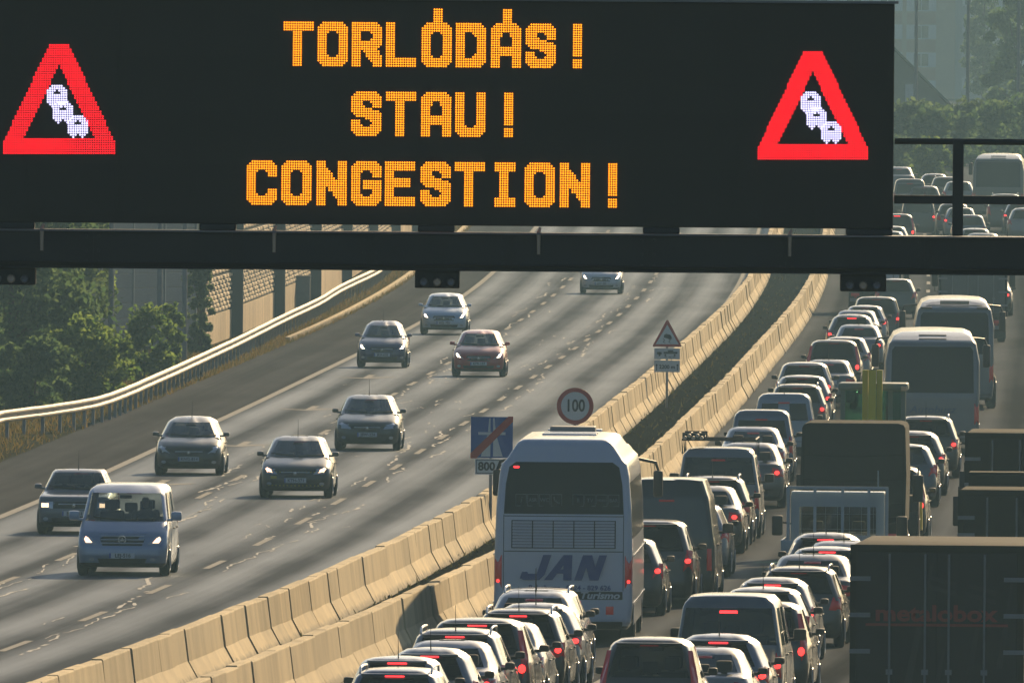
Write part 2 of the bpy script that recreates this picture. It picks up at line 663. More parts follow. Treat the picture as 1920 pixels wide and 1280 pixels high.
# clusters of broken surface in the middle of the second seam
for (px, py, n_) in ((830, 760, 8), (1050, 640, 8), (870, 700, 6), (760, 810, 8), (560, 980, 5), (460, 1010, 5)):
    p = from_photo(px, py)
    o_ = p.x - road_x(p.y)
    for _ in range(n_):
        crack(o_ + rc.uniform(-.7, .7), p.y + rc.uniform(-14, 14), rc.uniform(1, 5), rc.uniform(.016, .042))
o = link('crack_sealant', mb.mesh('crack_sealant', [M['sealant']], fix=False))
tag(o, 'pale filled cracks and patches along the lane seams', 'road cracks', kind='stuff')

# ---- precast concrete barriers either side of the median
SEG = 3.3


def barrier_segment(pockets):
    mb = MB()
    half = [(.35, 0), (.35, .05), (.335, .08), (.165, .39), (.10, .92), (.085, .945)]
    prof = half + [(-x, z) for x, z in half[::-1]]
    n = len(prof)
    h = SEG / 2 - .004

    def sect(y, k=0.0):
        return [(x * (1 - k), y, z - (k * .10 if z > .5 else 0)) for x, z in prof]
    ys = [(-h, .012), (-h + .008, 0), (-.018, 0), (h - .008, 0), (h, .012)]
    # extra sections so weathering can chip the toe
    rows = [sect(y, k) for y, k in ys]
    v = [p for r in rows for p in r]
    fs = [(k * n + i, k * n + (i + 1) % n, (k + 1) * n + (i + 1) % n, (k + 1) * n + i) for k in range(len(rows) - 1) for i in range(n)]
    fs += [tuple(range(n)), tuple((len(rows) - 1) * n + i for i in range(n))[::-1]]
    mb.add(v, fs, 0)
    if pockets:
        for y in (.2,):
            for s in (1, -1):
                x0, x1 = s * (.139 + .004), s * (.1275 + .004)
                mb.poly([(x0, y - .22, .555), (x0, y + .22, .555), (x1, y + .22, .64), (x1, y - .22, .64)], 1)
    return mb.mesh('barrier_segment', [M['concrete'], M['joint_dark']])


seg_plain, seg_pocket = barrier_segment(False), barrier_segment(True)
rb = random.Random(5)


def barrier(off, d0, d1, me, label):
    root = empty('concrete_barrier', along(d0, off))
    tag(root, label, 'barrier')
    inv = Vector(root.location)
    d = d0
    while d < d1:
        a = along(d, off)
        b = along(d + SEG * math.cos(heading(d)), off)
        t = b - a
        o = link('barrier_segment', me, root)
        o.location = (a + b) / 2 - inv + Vector((rb.uniform(-.016, .016), 0, rb.uniform(-.03, .0)))
        o.rotation_euler = (math.atan2(t.z, t.y) + rb.uniform(-.002, .002), rb.uniform(-.012, .012), -math.atan2(t.x, t.y) + rb.uniform(-.003, .003))
        d += t.y
    return root


barrier(.16, 352, 1330, seg_plain, 'left concrete median barrier beside the free flowing oncoming lanes')
barrier(2.58, 352, 1330, seg_pocket, 'right concrete median barrier with small square pockets beside the jammed lanes')

# ---- weeds, soil clods and litter between the barriers
leaf_weed = leafmat('weed_leaf', (.040, .052, .018), (.10, .09, .035), .5)
mb = MB()
rw = random.Random(21)
for _ in range(4200):
    d = 360 + 900 * rw.random() ** 1.6
    o_ = rw.uniform(.42, 2.2)
    if rw.random() < .4:
        o_ = rw.choice((rw.uniform(.38, .62), rw.uniform(2.0, 2.24)))
    p = along(d, o_, .02)
    a, h = rw.uniform(0, 6.28), rw.uniform(.04, .11) * (1.9 if rw.random() < .08 else 1)
    q = Vector((math.cos(a), math.sin(a), 0))
    le = Vector((rw.uniform(-.08, .08), rw.uniform(-.08, .08), h))
    w = rw.uniform(.012, .03)
    mb.poly([p - q * w, p + q * w, p + le])
o = link('median_weeds', mb.mesh('median_weeds', [leaf_weed], fix=False))
tag(o, 'low dry weeds growing in the strip between the barriers', 'weeds', kind='stuff')
mb = MB()
for _ in range(1100):
    d = 360 + 800 * rw.random() ** 1.6
    p = along(d, rw.uniform(.4, 2.25), .02)
    r_ = rw.uniform(.02, .07)
    c = [p + Vector((rw.uniform(-1, 1) * r_, rw.uniform(-1, 1) * r_, 0)) for _ in range(3)] + [p + Vector((0, 0, r_))]
    mb.add(c, [(0, 1, 3), (1, 2, 3), (2, 0, 3)])
o = link('median_clods', mb.mesh('median_clods', [simple('clods', (.045, .04, .032), .95, var=.5, scale=1.5, spec=0)], fix=False))
tag(o, 'soil clods and litter lying between the two barriers', 'soil', kind='stuff')

# ---- guardrail at the left verge
rail_px = [(-60, 783), (0, 771), (134, 753), (208, 736), (302, 697), (380, 662), (453, 628), (534, 588), (598, 558), (640, 533), (705, 502)]
rail_pts = [from_photo(x, y, .75) for x, y in rail_px]
rail_pts = [Vector((rail_pts[0].x - 5, rail_pts[0].y - 12, 0))] + rail_pts
rail_pts += [along(d, -15.4) for d in np.arange(rail_pts[-1].y + 25, 1500, 25)]
acc = [0.0]
for k in range(1, len(rail_pts)):
    acc.append(acc[-1] + (rail_pts[k] - rail_pts[k - 1]).length)


def rail_at(s):
    k = min(max(int(np.searchsorted(acc, s)) - 1, 0), len(acc) - 2)
    p0, p1 = rail_pts[max(k - 1, 0)], rail_pts[k]
    p2, p3 = rail_pts[k + 1], rail_pts[min(k + 2, len(acc) - 1)]
    t = (s - acc[k]) / (acc[k + 1] - acc[k])
    return .5 * ((2 * p1) + (p2 - p0) * t + (2 * p0 - 5 * p1 + 4 * p2 - p3) * t * t + (3 * p1 - p0 - 3 * p2 + p3) * t**3)


W_ = [(.00, .44), (.015, .455), (.075, .485), (.078, .525), (.02, .565), (.02, .635), (.078, .675), (.075, .715), (.015, .745), (.00, .76)]
mb = MB()
for y0, y1, of in ((-2.16, 2.16, 0),):
    v = [(x, y0, z) for x, z in W_] + [(x, y1, z) for x, z in W_] + [(x - .006, y0, z) for x, z in W_] + [(x - .006, y1, z) for x, z in W_]
    n = len(W_)
    fs = [(i, i + 1, n + i + 1, n + i) for i in range(n - 1)] + [(2 * n + i, 3 * n + i, 3 * n + i + 1, 2 * n + i + 1) for i in range(n - 1)]
    fs += [(0, n, 3 * n, 2 * n), (n - 1, 2 * n - 1, 4 * n - 1, 3 * n - 1)]
    mb.add(v, fs)
for y in (-1.9, -1.7, 1.7, 1.9):
    for z in (.60,):
        mb.lathe([(.02, .022), (.034, .018), (.036, .0)], 6, 'X', (0.0, y, z))
beam_me = mb.mesh('rail_beam', [M['galv']], smooth=30)
mb = MB()
mb.prism([(-.10, -.05), (-.01, -.05), (-.01, .05), (-.10, .05), (-.10, .042), (-.02, .042), (-.02, -.042), (-.10, -.042)], -.3, .70, axis='Z')
mb.box(-.012, .018, -.04, .04, .52, .68)
post_me = mb.mesh('rail_post', [M['galv_dull']])
root = empty('guardrail', rail_pts[1])
tag(root, 'sunlit galvanised guardrail on posts along the left verge', 'guardrail')
base = Vector(root.location)
s_ = 0.0
while s_ + 4 < acc[-1]:
    a, b = rail_at(s_), rail_at(s_ + 4)
    t = b - a
    rz = -math.atan2(t.x, t.y)
    o = link('rail_beam', beam_me, root)
    o.location = (a + b) / 2 - base + Vector((0, 0, rb.uniform(-.003, .003)))
    o.rotation_euler = (math.atan2(t.z, t.y) + rb.uniform(-.002, .002), 0, rz)
    o = link('rail_post', post_me, root)
    o.location = (a + b) / 2 - base
    o.rotation_euler = (0, 0, rz)
    s_ += 4.0

# ---- kerb along the far verge
mb = MB()
d_ = 850.0
while d_ < 1500:
    a, b = along(d_, -14.45, -.02), along(d_ + 5.94, -14.45, -.02)
    c, e = along(d_, -14.62, -.02), along(d_ + 5.94, -14.62, -.02)
    up = Vector((0, 0, .15))
    mb.add([a, b, e, c, a + up, b + up, e + up, c + up], [(4, 5, 6, 7), (0, 1, 5, 4), (3, 7, 6, 2), (0, 4, 7, 3), (1, 2, 6, 5)])
    d_ += 6.0
o = link('kerb', mb.mesh('kerb', [M['concrete']]))
tag(o, kind='structure')

# ---- dry grass of the verge
grass_m = leafmat('verge_grass', (.075, .075, .018), (.22, .15, .045), .45)
mb = MB()
rg = random.Random(31)
for _ in range(42000):
    d = 600 + 700 * rg.random() ** 1.5
    lim = 3.4 if d < 760 else 2.2
    o_ = -14.3 - lim * rg.random() ** 1.2
    if d < 700:
        o_ -= rg.random() * 3
    p = along(d, o_, -.06 + .02)
    a, h = rg.uniform(0, 6.28), rg.uniform(.06, .22)
    q = Vector((math.cos(a), math.sin(a), 0)) * rg.uniform(.012, .028)
    mb.poly([p - q, p + q, p + Vector((rg.uniform(-.1, .1), rg.uniform(-.12, .12), h))])
o = link('verge_grass', mb.mesh('verge_grass', [grass_m], fix=False))
tag(o, 'dry yellowing grass growing along the left verge under the guardrail', 'grass', kind='stuff')

# ---- noise barriers behind the guardrail
M['wall_lit'] = concrete('noise_wall_concrete', (.74, .57, .36), False)
M['wall_metal'] = simple('noise_wall_metal', (.19, .205, .22), .65, metal=.1, var=.15, scale=1.2)
M['wall_knob'] = simple('noise_wall_woodchip', (.78, .58, .34), .85, var=.3, scale=2)
M['wall_post'] = simple('noise_wall_post', (.06, .065, .07), .6, metal=.2)
root = empty('noise_barrier', along(830, -17.0))
tag(root, 'tall concrete noise barrier of knobbly panels between dark posts, golden in sunlight', 'noise barrier')
base = Vector(root.location)


def wall_xy(d):
    return along(d, -16.9 + min(0, (d - 860) * .004))


# plinth panel, knobbly panel, post as shared meshes (wall faces +X, length along Y)
PW = 6.0
mb = MB()
mb.box(-.14, .03, -PW / 2 + .02, PW / 2 - .02, 0, 1.0)
plinth_me = mb.mesh('plinth_panel', [M['wall_lit']])
mb = MB()
mb.box(-.12, .0, -PW / 2 + .02, PW / 2 - .02, 0, 1.26, 0)
rk = random.Random(4)
for r_ in range(8):
    for c_ in range(2):
        y = -PW / 2 + 1.5 + c_ * 3.0 + (.75 if r_ % 2 else -.75) + rk.uniform(-.15, .15)
        z = .09 + r_ * .155 + rk.uniform(-.01, .01)
        hw_, hh = rk.uniform(.75, 1.1), rk.uniform(.04, .06)
        y = max(-PW / 2 + hw_, min(PW / 2 - hw_, y))
        e = rk.uniform(.035, .06)
        mb.add([(-.002, y - hw_, z - hh), (-.002, y + hw_, z - hh), (-.002, y + hw_, z + hh), (-.002, y - hw_, z + hh),
                (e, y - hw_ * .75, z - hh * .7), (e, y + hw_ * .75, z - hh * .7), (e, y + hw_ * .75, z + hh * .7), (e, y - hw_ * .75, z + hh * .7)],
               [(4, 5, 6, 7), (0, 1, 5, 4), (1, 2, 6, 5), (2, 3, 7, 6), (3, 0, 4, 7)], 1)
knob_me = mb.mesh('absorber_panel', [M['joint_dark'], M['wall_knob']])
mb = MB()
for q in (-1, 1):
    mb.box(-.2, .22, q * .10 - .02, q * .10 + .02, -.3, 5.2)
mb.box(-.02, .02, -.09, .09, -.3, 5.2)
wpost_me = mb.mesh('wall_post', [M['wall_post']])
d_, k_ = 838.0, 0
while d_ < 1150:
    a, b = wall_xy(d_), wall_xy(d_ + PW)
    t = b - a
    rot = (0, 0, -math.atan2(t.x, t.y))
    for nm, me_, z in (('plinth_panel', plinth_me, 0.0), ('absorber_panel', knob_me, 1.04), ('absorber_panel', knob_me, 2.36), ('absorber_panel', knob_me, 3.68)):
        o = link(nm, me_, root)
        o.location = (a + b) / 2 - base + Vector((0, 0, z - .06))
        o.rotation_euler = rot
    if k_ % 8 == 4:
        o = link('wall_post', wpost_me, root)
        o.location = a - base
        o.rotation_euler = rot
        o.scale = (1.9, 2.2, 1)
    d_ += t.y
    k_ += 1

root = empty('metal_noise_barrier', (-14, 822, 0))
tag(root, 'grey metal noise barrier of horizontal panels standing behind the roadside bushes', 'noise barrier')
base = Vector(root.location)
A_, B_ = wall_xy(836) + Vector((-.3, 0, 0)), Vector((-30, 772, 0))
n_ = 6
mb = MB()
mb.box(-.055, .055, -1.70, 1.70, 0, .485, 0, .012)
for z in (.09, .17, .25, .33, .41):
    mb.box(.05, .068, -1.66, 1.66, z - .015, z + .015)
    mb.box(-.068, -.05, -1.66, 1.66, z - .015, z + .015)
mpan = mb.mesh('metal_panel', [M['wall_metal']])
mb = MB()
mb.box(-.09, .09, -.07, .07, -.3, 5.3, 0, .01)
mpost = mb.mesh('wall_post', [simple('grey_post', (.26, .27, .28), .5, metal=.4)])
dirv = (B_ - A_).normalized()
rz = -math.atan2(dirv.x, dirv.y)
for k in range(6):
    p = A_ + dirv * (k * 3.55)
    o = link('wall_post', mpost, root)
    o.location = p - base
    o.rotation_euler = (0, 0, rz)
    for r_ in range(10):
        o = link('metal_panel', mpan, root)
        o.location = p + dirv * 1.775 - base + Vector((0, 0, .02 + r_ * .5))
        o.rotation_euler = (0, 0, rz)

# ---- plain steel posts rising behind the guardrail
mb = MB()
mb.tube([(0, 0, -.2), (0, 0, 4.5), (0, 0, 9.5)], [.095, .08, .06], 10)
mb.tube([(0, 0, 9.4), (.25, 0, 9.8), (1.3, 0, 10.0)], [.05, .04, .035], 8)
mb.lathe([(-.2, .15), (-.19, .16), (.02, .16), (.03, .09)], 10, 'Z', (0, 0, 0))
polem = mb.mesh('pole', [M['galv_dull']], smooth=40)
mb = MB()
mb.box(1.2, 1.85, -.13, .13, 9.94, 10.06, 0, .03)
lampm = mb.mesh('lamp_head', [M['galv_dull']])
for k, (px, py, lab) in enumerate(((207, 738, 'grey lamp post rising out of the bushes, nearest of the three by the guardrail'),
                                   (298, 703, 'grey lamp post behind the guardrail, middle one of the three beside the bushes'),
                                   (345, 676, 'grey lamp post behind the guardrail, nearest to the knobbly noise barrier'))):
    p = from_photo(px, py)
    r_ = empty('lamp_post', p)
    tag(r_, lab, 'lamp post', 'lamp posts behind the guardrail')
    link('pole', polem, r_)
    link('lamp_head', lampm, r_)
# roadside cabinet in front of the wall
p = from_photo(565, 576)
mb = MB()
mb.box(-.32, .32, -.25, .25, 0, 1.15, 0, .02)
mb.box(-.36, .36, -.29, .29, 1.14, 1.22, 0, .015)
mb.box(-.30, .30, -.262, -.252, .08, 1.08, 0, .004)
o = link('roadside_cabinet', mb.mesh('roadside_cabinet', [M['galv_dull']]))
o.location = p
tag(o, 'small grey roadside cabinet in front of the knobbly noise barrier', 'cabinet')


# ---- trees and bushes
def make_crown(seed, hgt, rad, z0, n, leaf, clumps, squash=1.0, mat=None, fan=1.0):
    rt = random.Random(seed)
    mb = MB()
    cl = []
    for _ in range(int(clumps * 1.7)):
        a, r_ = rt.uniform(0, 6.28), rad * math.sqrt(rt.random()) * .85
        t = rt.random()
        z = z0 + (hgt - z0) * t
        shrink = math.sqrt(max(.05, 1 - ((t - .42) / .66) ** 2)) * fan + (1 - fan) * (1 - t * .8)
        cl.append((Vector((math.cos(a) * r_ * shrink, math.sin(a) * r_ * shrink * squash, z)), rad * rt.uniform(.12, .34)))
    for _ in range(n):
        c, cr = cl[int(rt.random() * len(cl))]
        u = Vector((rt.gauss(0, 1), rt.gauss(0, 1), rt.gauss(0, .8)))
        u = u.normalized() * cr * (rt.random() ** .4)
        p = c + u
        s1 = leaf * rt.uniform(.6, 1.3)
        a = Vector((rt.uniform(-1, 1), rt.uniform(-1, 1), rt.uniform(-.8, .5))).normalized()
        b = a.orthogonal().normalized()
        b = (b * math.cos(rt.uniform(0, 6)) + a.cross(b) * math.sin(rt.uniform(0, 6))).normalized() * s1 * .38
        mb.poly([p - a * s1 * .6, p + b, p + a * s1 * .6 + Vector((0, 0, -.15 * s1)), p - b])
    return mb.mesh('crown', [mat], fix=False), cl


def make_trunk(seed, hgt, z0, r0, cl):
    rt = random.Random(seed)
    mb = MB()
    top = Vector((rt.uniform(-.2, .2), rt.uniform(-.2, .2), hgt * .8))
    mb.tube([(0, 0, -.2), (top.x * .2, top.y * .2, z0), (top.x * .6, top.y * .6, hgt * .5), top], [r0, r0 * .8, r0 * .5, r0 * .15], 8)
    for c, r_ in cl[:14]:
        s = Vector((top.x * .4, top.y * .4, min(c.z * .6, hgt * .55)))
        mid = (s + c) / 2 + Vector((0, 0, -.1 * hgt * .2))
        mb.tube([s, mid, c], [r0 * .35, r0 * .22, r0 * .08], 5)
    return mb.mesh('trunk', [M['bark']], smooth=40)


M['bark'] = simple('bark', (.055, .042, .03), .9, var=.4, scale=8)
M['leaf_a'] = leafmat('leaf_bright', (.075, .14, .03), (.19, .26, .06), .72)
M['leaf_b'] = leafmat('leaf_dark', (.05, .10, .04), (.12, .18, .07), .68)
M['leaf_c'] = leafmat('leaf_far', (.06, .10, .045), (.13, .18, .075), .65)


def tree(name, p, hgt, rad, z0, n, leaf, clumps, mat, label, seed, group=None, fan=1.0, cat='tree', squash=1.0):
    r_ = empty(name, p)
    tag(r_, label, cat, group)
    cm, cl = make_crown(seed, hgt, rad, z0, n, leaf, clumps, squash, M[mat], fan)
    link('crown', cm, r_)
    link('trunk', make_trunk(seed, hgt, z0, max(.03, hgt * .018), cl), r_)
    return r_


# (photo px x, base y, height m, radius m, crown base, leaves, leaf size, clumps, material, label)
for k, t in enumerate([
        ('bush', 165, 752, 2.3, 1.5, .1, 5200, .16, 40, 'leaf_a', 'broad green bush right behind the guardrail in front of the first lamp post'),
        ('bush', 270, 712, 2.1, 1.1, .1, 3600, .15, 30, 'leaf_a', 'bright green bush between the first two lamp posts behind the guardrail'),
        ('bush', 318, 690, 2.3, .6, .1, 2200, .14, 18, 'leaf_a', 'slim yellowish green bush beside the middle lamp post'),
        ('bush', 60, 768, 1.9, 1.3, .1, 4200, .16, 34, 'leaf_b', 'dark low bush behind the left end of the guardrail'),
        ('bush', 372, 662, 3.9, .55, .0, 5200, .15, 60, 'leaf_c', 'tall thin shrub where the two noise barriers meet')]):
    nm, px, py, h_, r_, z0, n_, lf, cl_, mt, lab = t
    tree(nm, from_photo(px, py), h_, r_, z0, n_, lf, cl_, mt, lab, 100 + k, 'bushes behind the guardrail', cat='bush')
for k, t in enumerate([
        (25, 745, 7.0, 3.0, .5, 9000, .22, 60, 'leaf_b', 'tall dark tree at the left edge behind the guardrail'),
        (100, 715, 5.6, 2.1, .4, 6500, .2, 46, 'leaf_c', 'hazy rounded tree behind the broad bush by the guardrail'),
        (150, 690, 6.2, 1.3, .8, 4600, .19, 34, 'leaf_a', 'light green slender tree next to the grey metal noise barrier'),
        (-70, 735, 7.5, 3.2, .6, 6000, .24, 50, 'leaf_b', 'dark tree half cut by the left edge of the picture'),
        (60, 690, 8.0, 2.6, .8, 6000, .22, 50, 'leaf_c', 'tall pale tree rising behind the other roadside trees')]):
    px, py, h_, r_, z0, n_, lf, cl_, mt, lab = t
    tree('tree', from_photo(px, py), h_, r_, z0, n_, lf, cl_, mt, lab, 200 + k, 'trees behind the guardrail')


# ---- far background at the top right
def house_block():
    D0 = 2470.0
    zb = ground_z(D0) - .05
    c = at_depth(1735, 20, D0)
    root = empty('apartment_building', (c.x, D0, zb))
    tag(root, 'pale prefabricated apartment building in the haze with rows of windows', 'building')
    mw = simple('panel_beige', (.46, .37, .28), .85, var=.08, scale=.3)
    mg = simple('panel_grey', (.42, .43, .43), .85, var=.08, scale=.3)
    mb = MB()
    mb.box(-26, 3.0, 0, 12, 0, 25)
    link('wall', mb.mesh('wall', [mw]), root)
    mb = MB()
    mb.box(3.0, 5.6, .6, 12, 0, 25.6)
    link('stair_tower', mb.mesh('stair_tower', [mg]), root)
    mb = MB()
    mb.box(5.6, 34, .3, 12, 0, 25)
    link('wall', mb.mesh('wall', [mg]), root)
    mb = MB()
    mb.box(-26.4, 34.4, -.3, 12.4, 25.7, 26.1)
    link('roof', mb.mesh('roof', [mg]), root)
    fr = simple('window_frame', (.55, .57, .58), .5)
    gl = simple('far_window_glass', (.05, .06, .07), .15, spec=.8)
    mb = MB()
    mb.box(-1.5, 1.5, -.03, .06, 0, 1.45)
    bandm = mb.mesh('window_band', [fr])
    mb = MB()
    mb.box(-.72, -.04, -.05, -.032, .12, 1.33)
    mb.box(.04, .72, -.05, -.032, .12, 1.33)
    panem = mb.mesh('pane', [gl])
    mb = MB()
    mb.box(-1.45, 1.45, -.02, .03, 0, 1.1)
    spandm = mb.mesh('spandrel_panel', [simple('spandrel', (.42, .27, .20), .8, var=.1)])
    for fl in range(6):
        for kx in range(-3, 11):
            x = -.4 + kx * 3.4 if kx <= 0 else 5.6 + kx * 2.9
            y0 = 0 if kx <= 0 else .3
            o = link('window', bandm, root)
            o.location = (x, y0 - .035, 1.3 + fl * 2.8 - .9)
            q = link('pane', panem, o)
            if kx <= 0:
                q2 = link('spandrel_panel', spandm, root)
                q2.location = (x, y0 - .035, 2.85 + fl * 2.8 - .9)
        o = link('window', bandm, root)
        o.location = (4.3, .56, 1.0 + fl * 2.8)
        o.scale = (.38, 1, .8)
        link('pane', panem, o)


house_block()
D0 = 1800.0
p = at_depth(1655, 20, D0)
zb = ground_z(D0) - .05
root = empty('gabled_house', (p.x, D0, zb))
tag(root, 'low house with a dark steep gabled roof in front of the apartment building', 'house')
mb = MB()
ap = 7.0
mb.prism([(-5.2, 0), (5.2, 0), (5.2, 1.55), (0, ap - .3), (-5.2, 1.55)], 0, 11)
link('wall', mb.mesh('wall', [simple('house_wall', (.10, .095, .09), .85, var=.1, scale=.4)]), root)
mb = MB()
for s in (-1, 1):
    mb.add([(0, -.5, ap), (s * 5.9, -.5, 1.15), (s * 5.9, 11.5, 1.15), (0, 11.5, ap), (0, -.5, ap - .22), (s * 5.9, -.5, .95), (s * 5.9, 11.5, .95), (0, 11.5, ap - .22)],
           [(0, 1, 2, 3), (4, 7, 6, 5), (0, 4, 5, 1), (1, 5, 6, 2), (3, 2, 6, 7)])
rf = link('roof', mb.mesh('roof', [simple('house_roof', (.025, .022, .022), .8, var=.2, scale=.6)]), root)
mb = MB()
mb.box(-2.9, -2.2, 4, 4.7, 3.5, 7.6, 0, .03)
link('chimney', mb.mesh('chimney', [simple('chimney_brick', (.3, .2, .15), .9)]), rf)
mb = MB()
mb.box(1.7, 2.3, -.06, .02, .2, 3.4)
link('downpipe', mb.mesh('downpipe', [simple('light_trim', (.5, .5, .5), .6)]), root)

for k, (px, lab) in enumerate(((1717, 'slim dark lamp post against the apartment building, left of three'),
                               (1814, 'slim dark lamp post in front of the grey stair tower, middle of three'),
                               (1909, 'slim dark lamp post at the right edge of the picture, with small lit bracket'))):
    D0 = 1480.0
    q = at_depth(px, 200, D0)
    r_ = empty('lamp_post', (q.x, D0, ground_z(D0)))
    tag(r_, lab, 'lamp post', 'lamp posts in the far haze')
    o = link('pole', polem, r_)
    o.scale = (1.3, 1.3, 1.45)
    o = link('lamp_head', lampm, r_)
    o.scale = (1.3, 1.3, 1.45)
for k, t in enumerate([
        (1905, 1750, 10.2, 2.7, 1.5, 5200, .42, 44, 'leaf_b', 1.0, 'dark rounded tree at the right edge in front of the apartment building'),
        (1845, 2150, 13.4, 2.3, 2.0, 4200, .42, 40, 'leaf_c', .8, 'tall narrow poplar in the haze before the apartment building'),
        (1700, 1420, 3.3, 2.6, .0, 3600, .36, 34, 'leaf_c', 1.0, 'hazy tree beside the display at the foot of the gabled house'),
        (1765, 1400, 3.0, 2.5, .0, 3600, .36, 34, 'leaf_b', 1.0, 'bushy tree below the slope of the gabled roof'),
        (1830, 1440, 3.2, 2.6, .0, 3600, .36, 34, 'leaf_c', 1.0, 'bushy tree below the poplar behind the far bus'),
        (1895, 1410, 3.4, 2.5, .0, 3600, .36, 34, 'leaf_b', 1.0, 'dark bushy tree behind the far bus at the right edge'),
        (1752, 1330, 2.0, 1.4, .0, 2200, .28, 24, 'leaf_a', 1.0, 'small bright green bush just left of the far bus'),
        (1690, 1340, 2.0, 1.6, .0, 2200, .28, 24, 'leaf_c', 1.0, 'hazy bush above the distant queue beside the display'),
        (1640, 1420, 3.3, 2.8, .0, 2600, .36, 34, 'leaf_b', 1.0, 'bushy tree mostly hidden behind the right end of the display'),
        (1960, 1400, 3.6, 2.8, .0, 2600, .36, 34, 'leaf_b', 1.0, 'bushy tree just cut by the right edge of the picture')]):
    px, D0, h_, r_, z0, n_, lf, cl_, mt, fan, lab = t
    q = at_depth(px, 200, D0)
    tree('tree' if 'tree' in lab or 'poplar' in lab else 'bush', Vector((q.x, D0, ground_z(D0))), h_, r_, z0, n_, lf, cl_, mt, lab, 300 + k,
         'trees and bushes in the far haze', fan, 'tree' if 'tree' in lab or 'poplar' in lab else 'bush')

# ================================================================== GANTRY WITH THE LED DISPLAY
GD = 200.0
GS = FPX / GD                                   # photograph pixels per metre at the gantry


def gp(px, py):
    """gantry-plane x, z (metres) of a photograph pixel, roll removed"""
    q = at_depth(px, py, GD)
    return q.x, q.z


disp = empty('led_display', (0, GD, 9.7))
tag(disp, 'large black variable message display with glowing orange words and red warning triangles', 'display')
DB = Vector((0, GD, 9.7))


def rel(x, y, z):
    return (x - DB.x, y - DB.y, z - DB.z)


xr = gp(1676, 220)[0]
ztop = gp(1200, 4)[1]
zbot = gp(840, 423)[1]
XL = -4.75
mb = MB()
mb.box(*[XL, xr], 0, .34, zbot - DB.z, ztop - DB.z, 0, .012)
link('housing', mb.mesh('housing', [M['sign_black']]), disp)
for k, (a, b) in enumerate(((XL + .05, gp(222, 200)[0]), (gp(226, 200)[0], gp(1385, 200)[0]), (gp(1389, 200)[0], xr - .05))):
    z0_, z1_ = zbot - DB.z + .05, ztop - DB.z - .035
    nx_, nz_ = max(1, round((b - a) / .62)), 4
    mw_, mh_ = (b - a) / nx_, (z1_ - z0_) / nz_
    mb = MB()
    mb.box(-mw_ / 2 + .002, mw_ / 2 - .002, -.012, .006, -mh_ / 2 + .002, mh_ / 2 - .002)
    mod_me = mb.mesh('display_panel', [M['sign_black']])
    for ix in range(nx_):
        for iz in range(nz_):
            o = link('display_panel', mod_me, disp)
            o.location = (a + (ix + .5) * mw_, rb.uniform(-.0012, .0012), z0_ + (iz + .5) * mh_)
mb = MB()
mb.box(XL, xr + .03, -.05, .36, ztop - DB.z, ztop - DB.z + .022)
link('top_flashing', mb.mesh('top_flashing', [M['galv_dull']]), disp)

M['led_orange'] = emitter('led_orange', (1.0, .27, .004), 2.5, (.05, .02, .0))
M['led_red'] = emitter('led_red', (1.0, .008, .018), 2.1, (.05, .0, .0))
M['led_white'] = emitter('led_white', (.66, .62, 1.0), 1.5, (.1, .1, .1))
PITCH = 4.42
GLY = {
    'T': [[(0, 15), (9, 15)], [(4.5, 15), (4.5, 0)]],
    'O': [[(2, 0), (7, 0), (9, 2), (9, 13), (7, 15), (2, 15), (0, 13), (0, 2), (2, 0)]],
    'R': [[(0, 0), (0, 15), (7, 15), (9, 13), (9, 9), (7, 7), (0, 7)], [(4.5, 7), (9, 1), (9, 0)]],
    'L': [[(0, 15), (0, 0), (9, 0)]],
    'D': [[(0, 0), (0, 15), (6.5, 15), (9, 12.5), (9, 2.5), (6.5, 0), (0, 0)]],
    'A': [[(0, 0), (0, 12.5), (2, 15), (7, 15), (9, 12.5), (9, 0)], [(0, 5), (9, 5)]],
    'S': [[(9, 12), (9, 13), (7, 15), (2, 15), (0, 13), (0, 10.5), (2, 8.3), (7, 7.2), (9, 5.2), (9, 2), (7, 0), (2, 0), (0, 2), (0, 3)]],
    'U': [[(0, 15), (0, 2), (2, 0), (7, 0), (9, 2), (9, 15)]],
    'C': [[(9, 12), (9, 13), (7, 15), (2, 15), (0, 13), (0, 2), (2, 0), (7, 0), (9, 2), (9, 3)]],
    'N': [[(0, 0), (0, 15)], [(0, 12.5), (9, 2.5)], [(9, 0), (9, 15)]],
    'G': [[(9, 12), (9, 13), (7, 15), (2, 15), (0, 13), (0, 2), (2, 0), (7, 0), (9, 2), (9, 7), (5, 7)]],
    'E': [[(9, 15), (0, 15), (0, 0), (9, 0)], [(0, 7.5), (7, 7.5)]],
    'I': [[(2, 15), (7, 15)], [(4.5, 15), (4.5, 0)], [(2, 0), (7, 0)]],
    '!': [[(4.5, 15), (4.5, 5.2)], [(4.5, 0), (4.5, 0)]],
    "'": [[(4.8, 19.4), (4.6, 21)]],
}


def raster(strokes):
    cells = set()
    for st in strokes:
        for (x0, y0), (x1, y1) in zip(st, st[1:]):
            n = max(1, int(max(abs(x1 - x0), abs(y1 - y0)) * 3))
            for k in range(n + 1):
                x, y = x0 + (x1 - x0) * k / n, y0 + (y1 - y0) * k / n
                for i in range(4):
                    for j in range(4):
                        cells.add((round(x) + i, round(y) + j))
    return cells


def roll_px(x, y):
    """the lettering is level on the sign; the camera is not"""
    return gp(x, y)


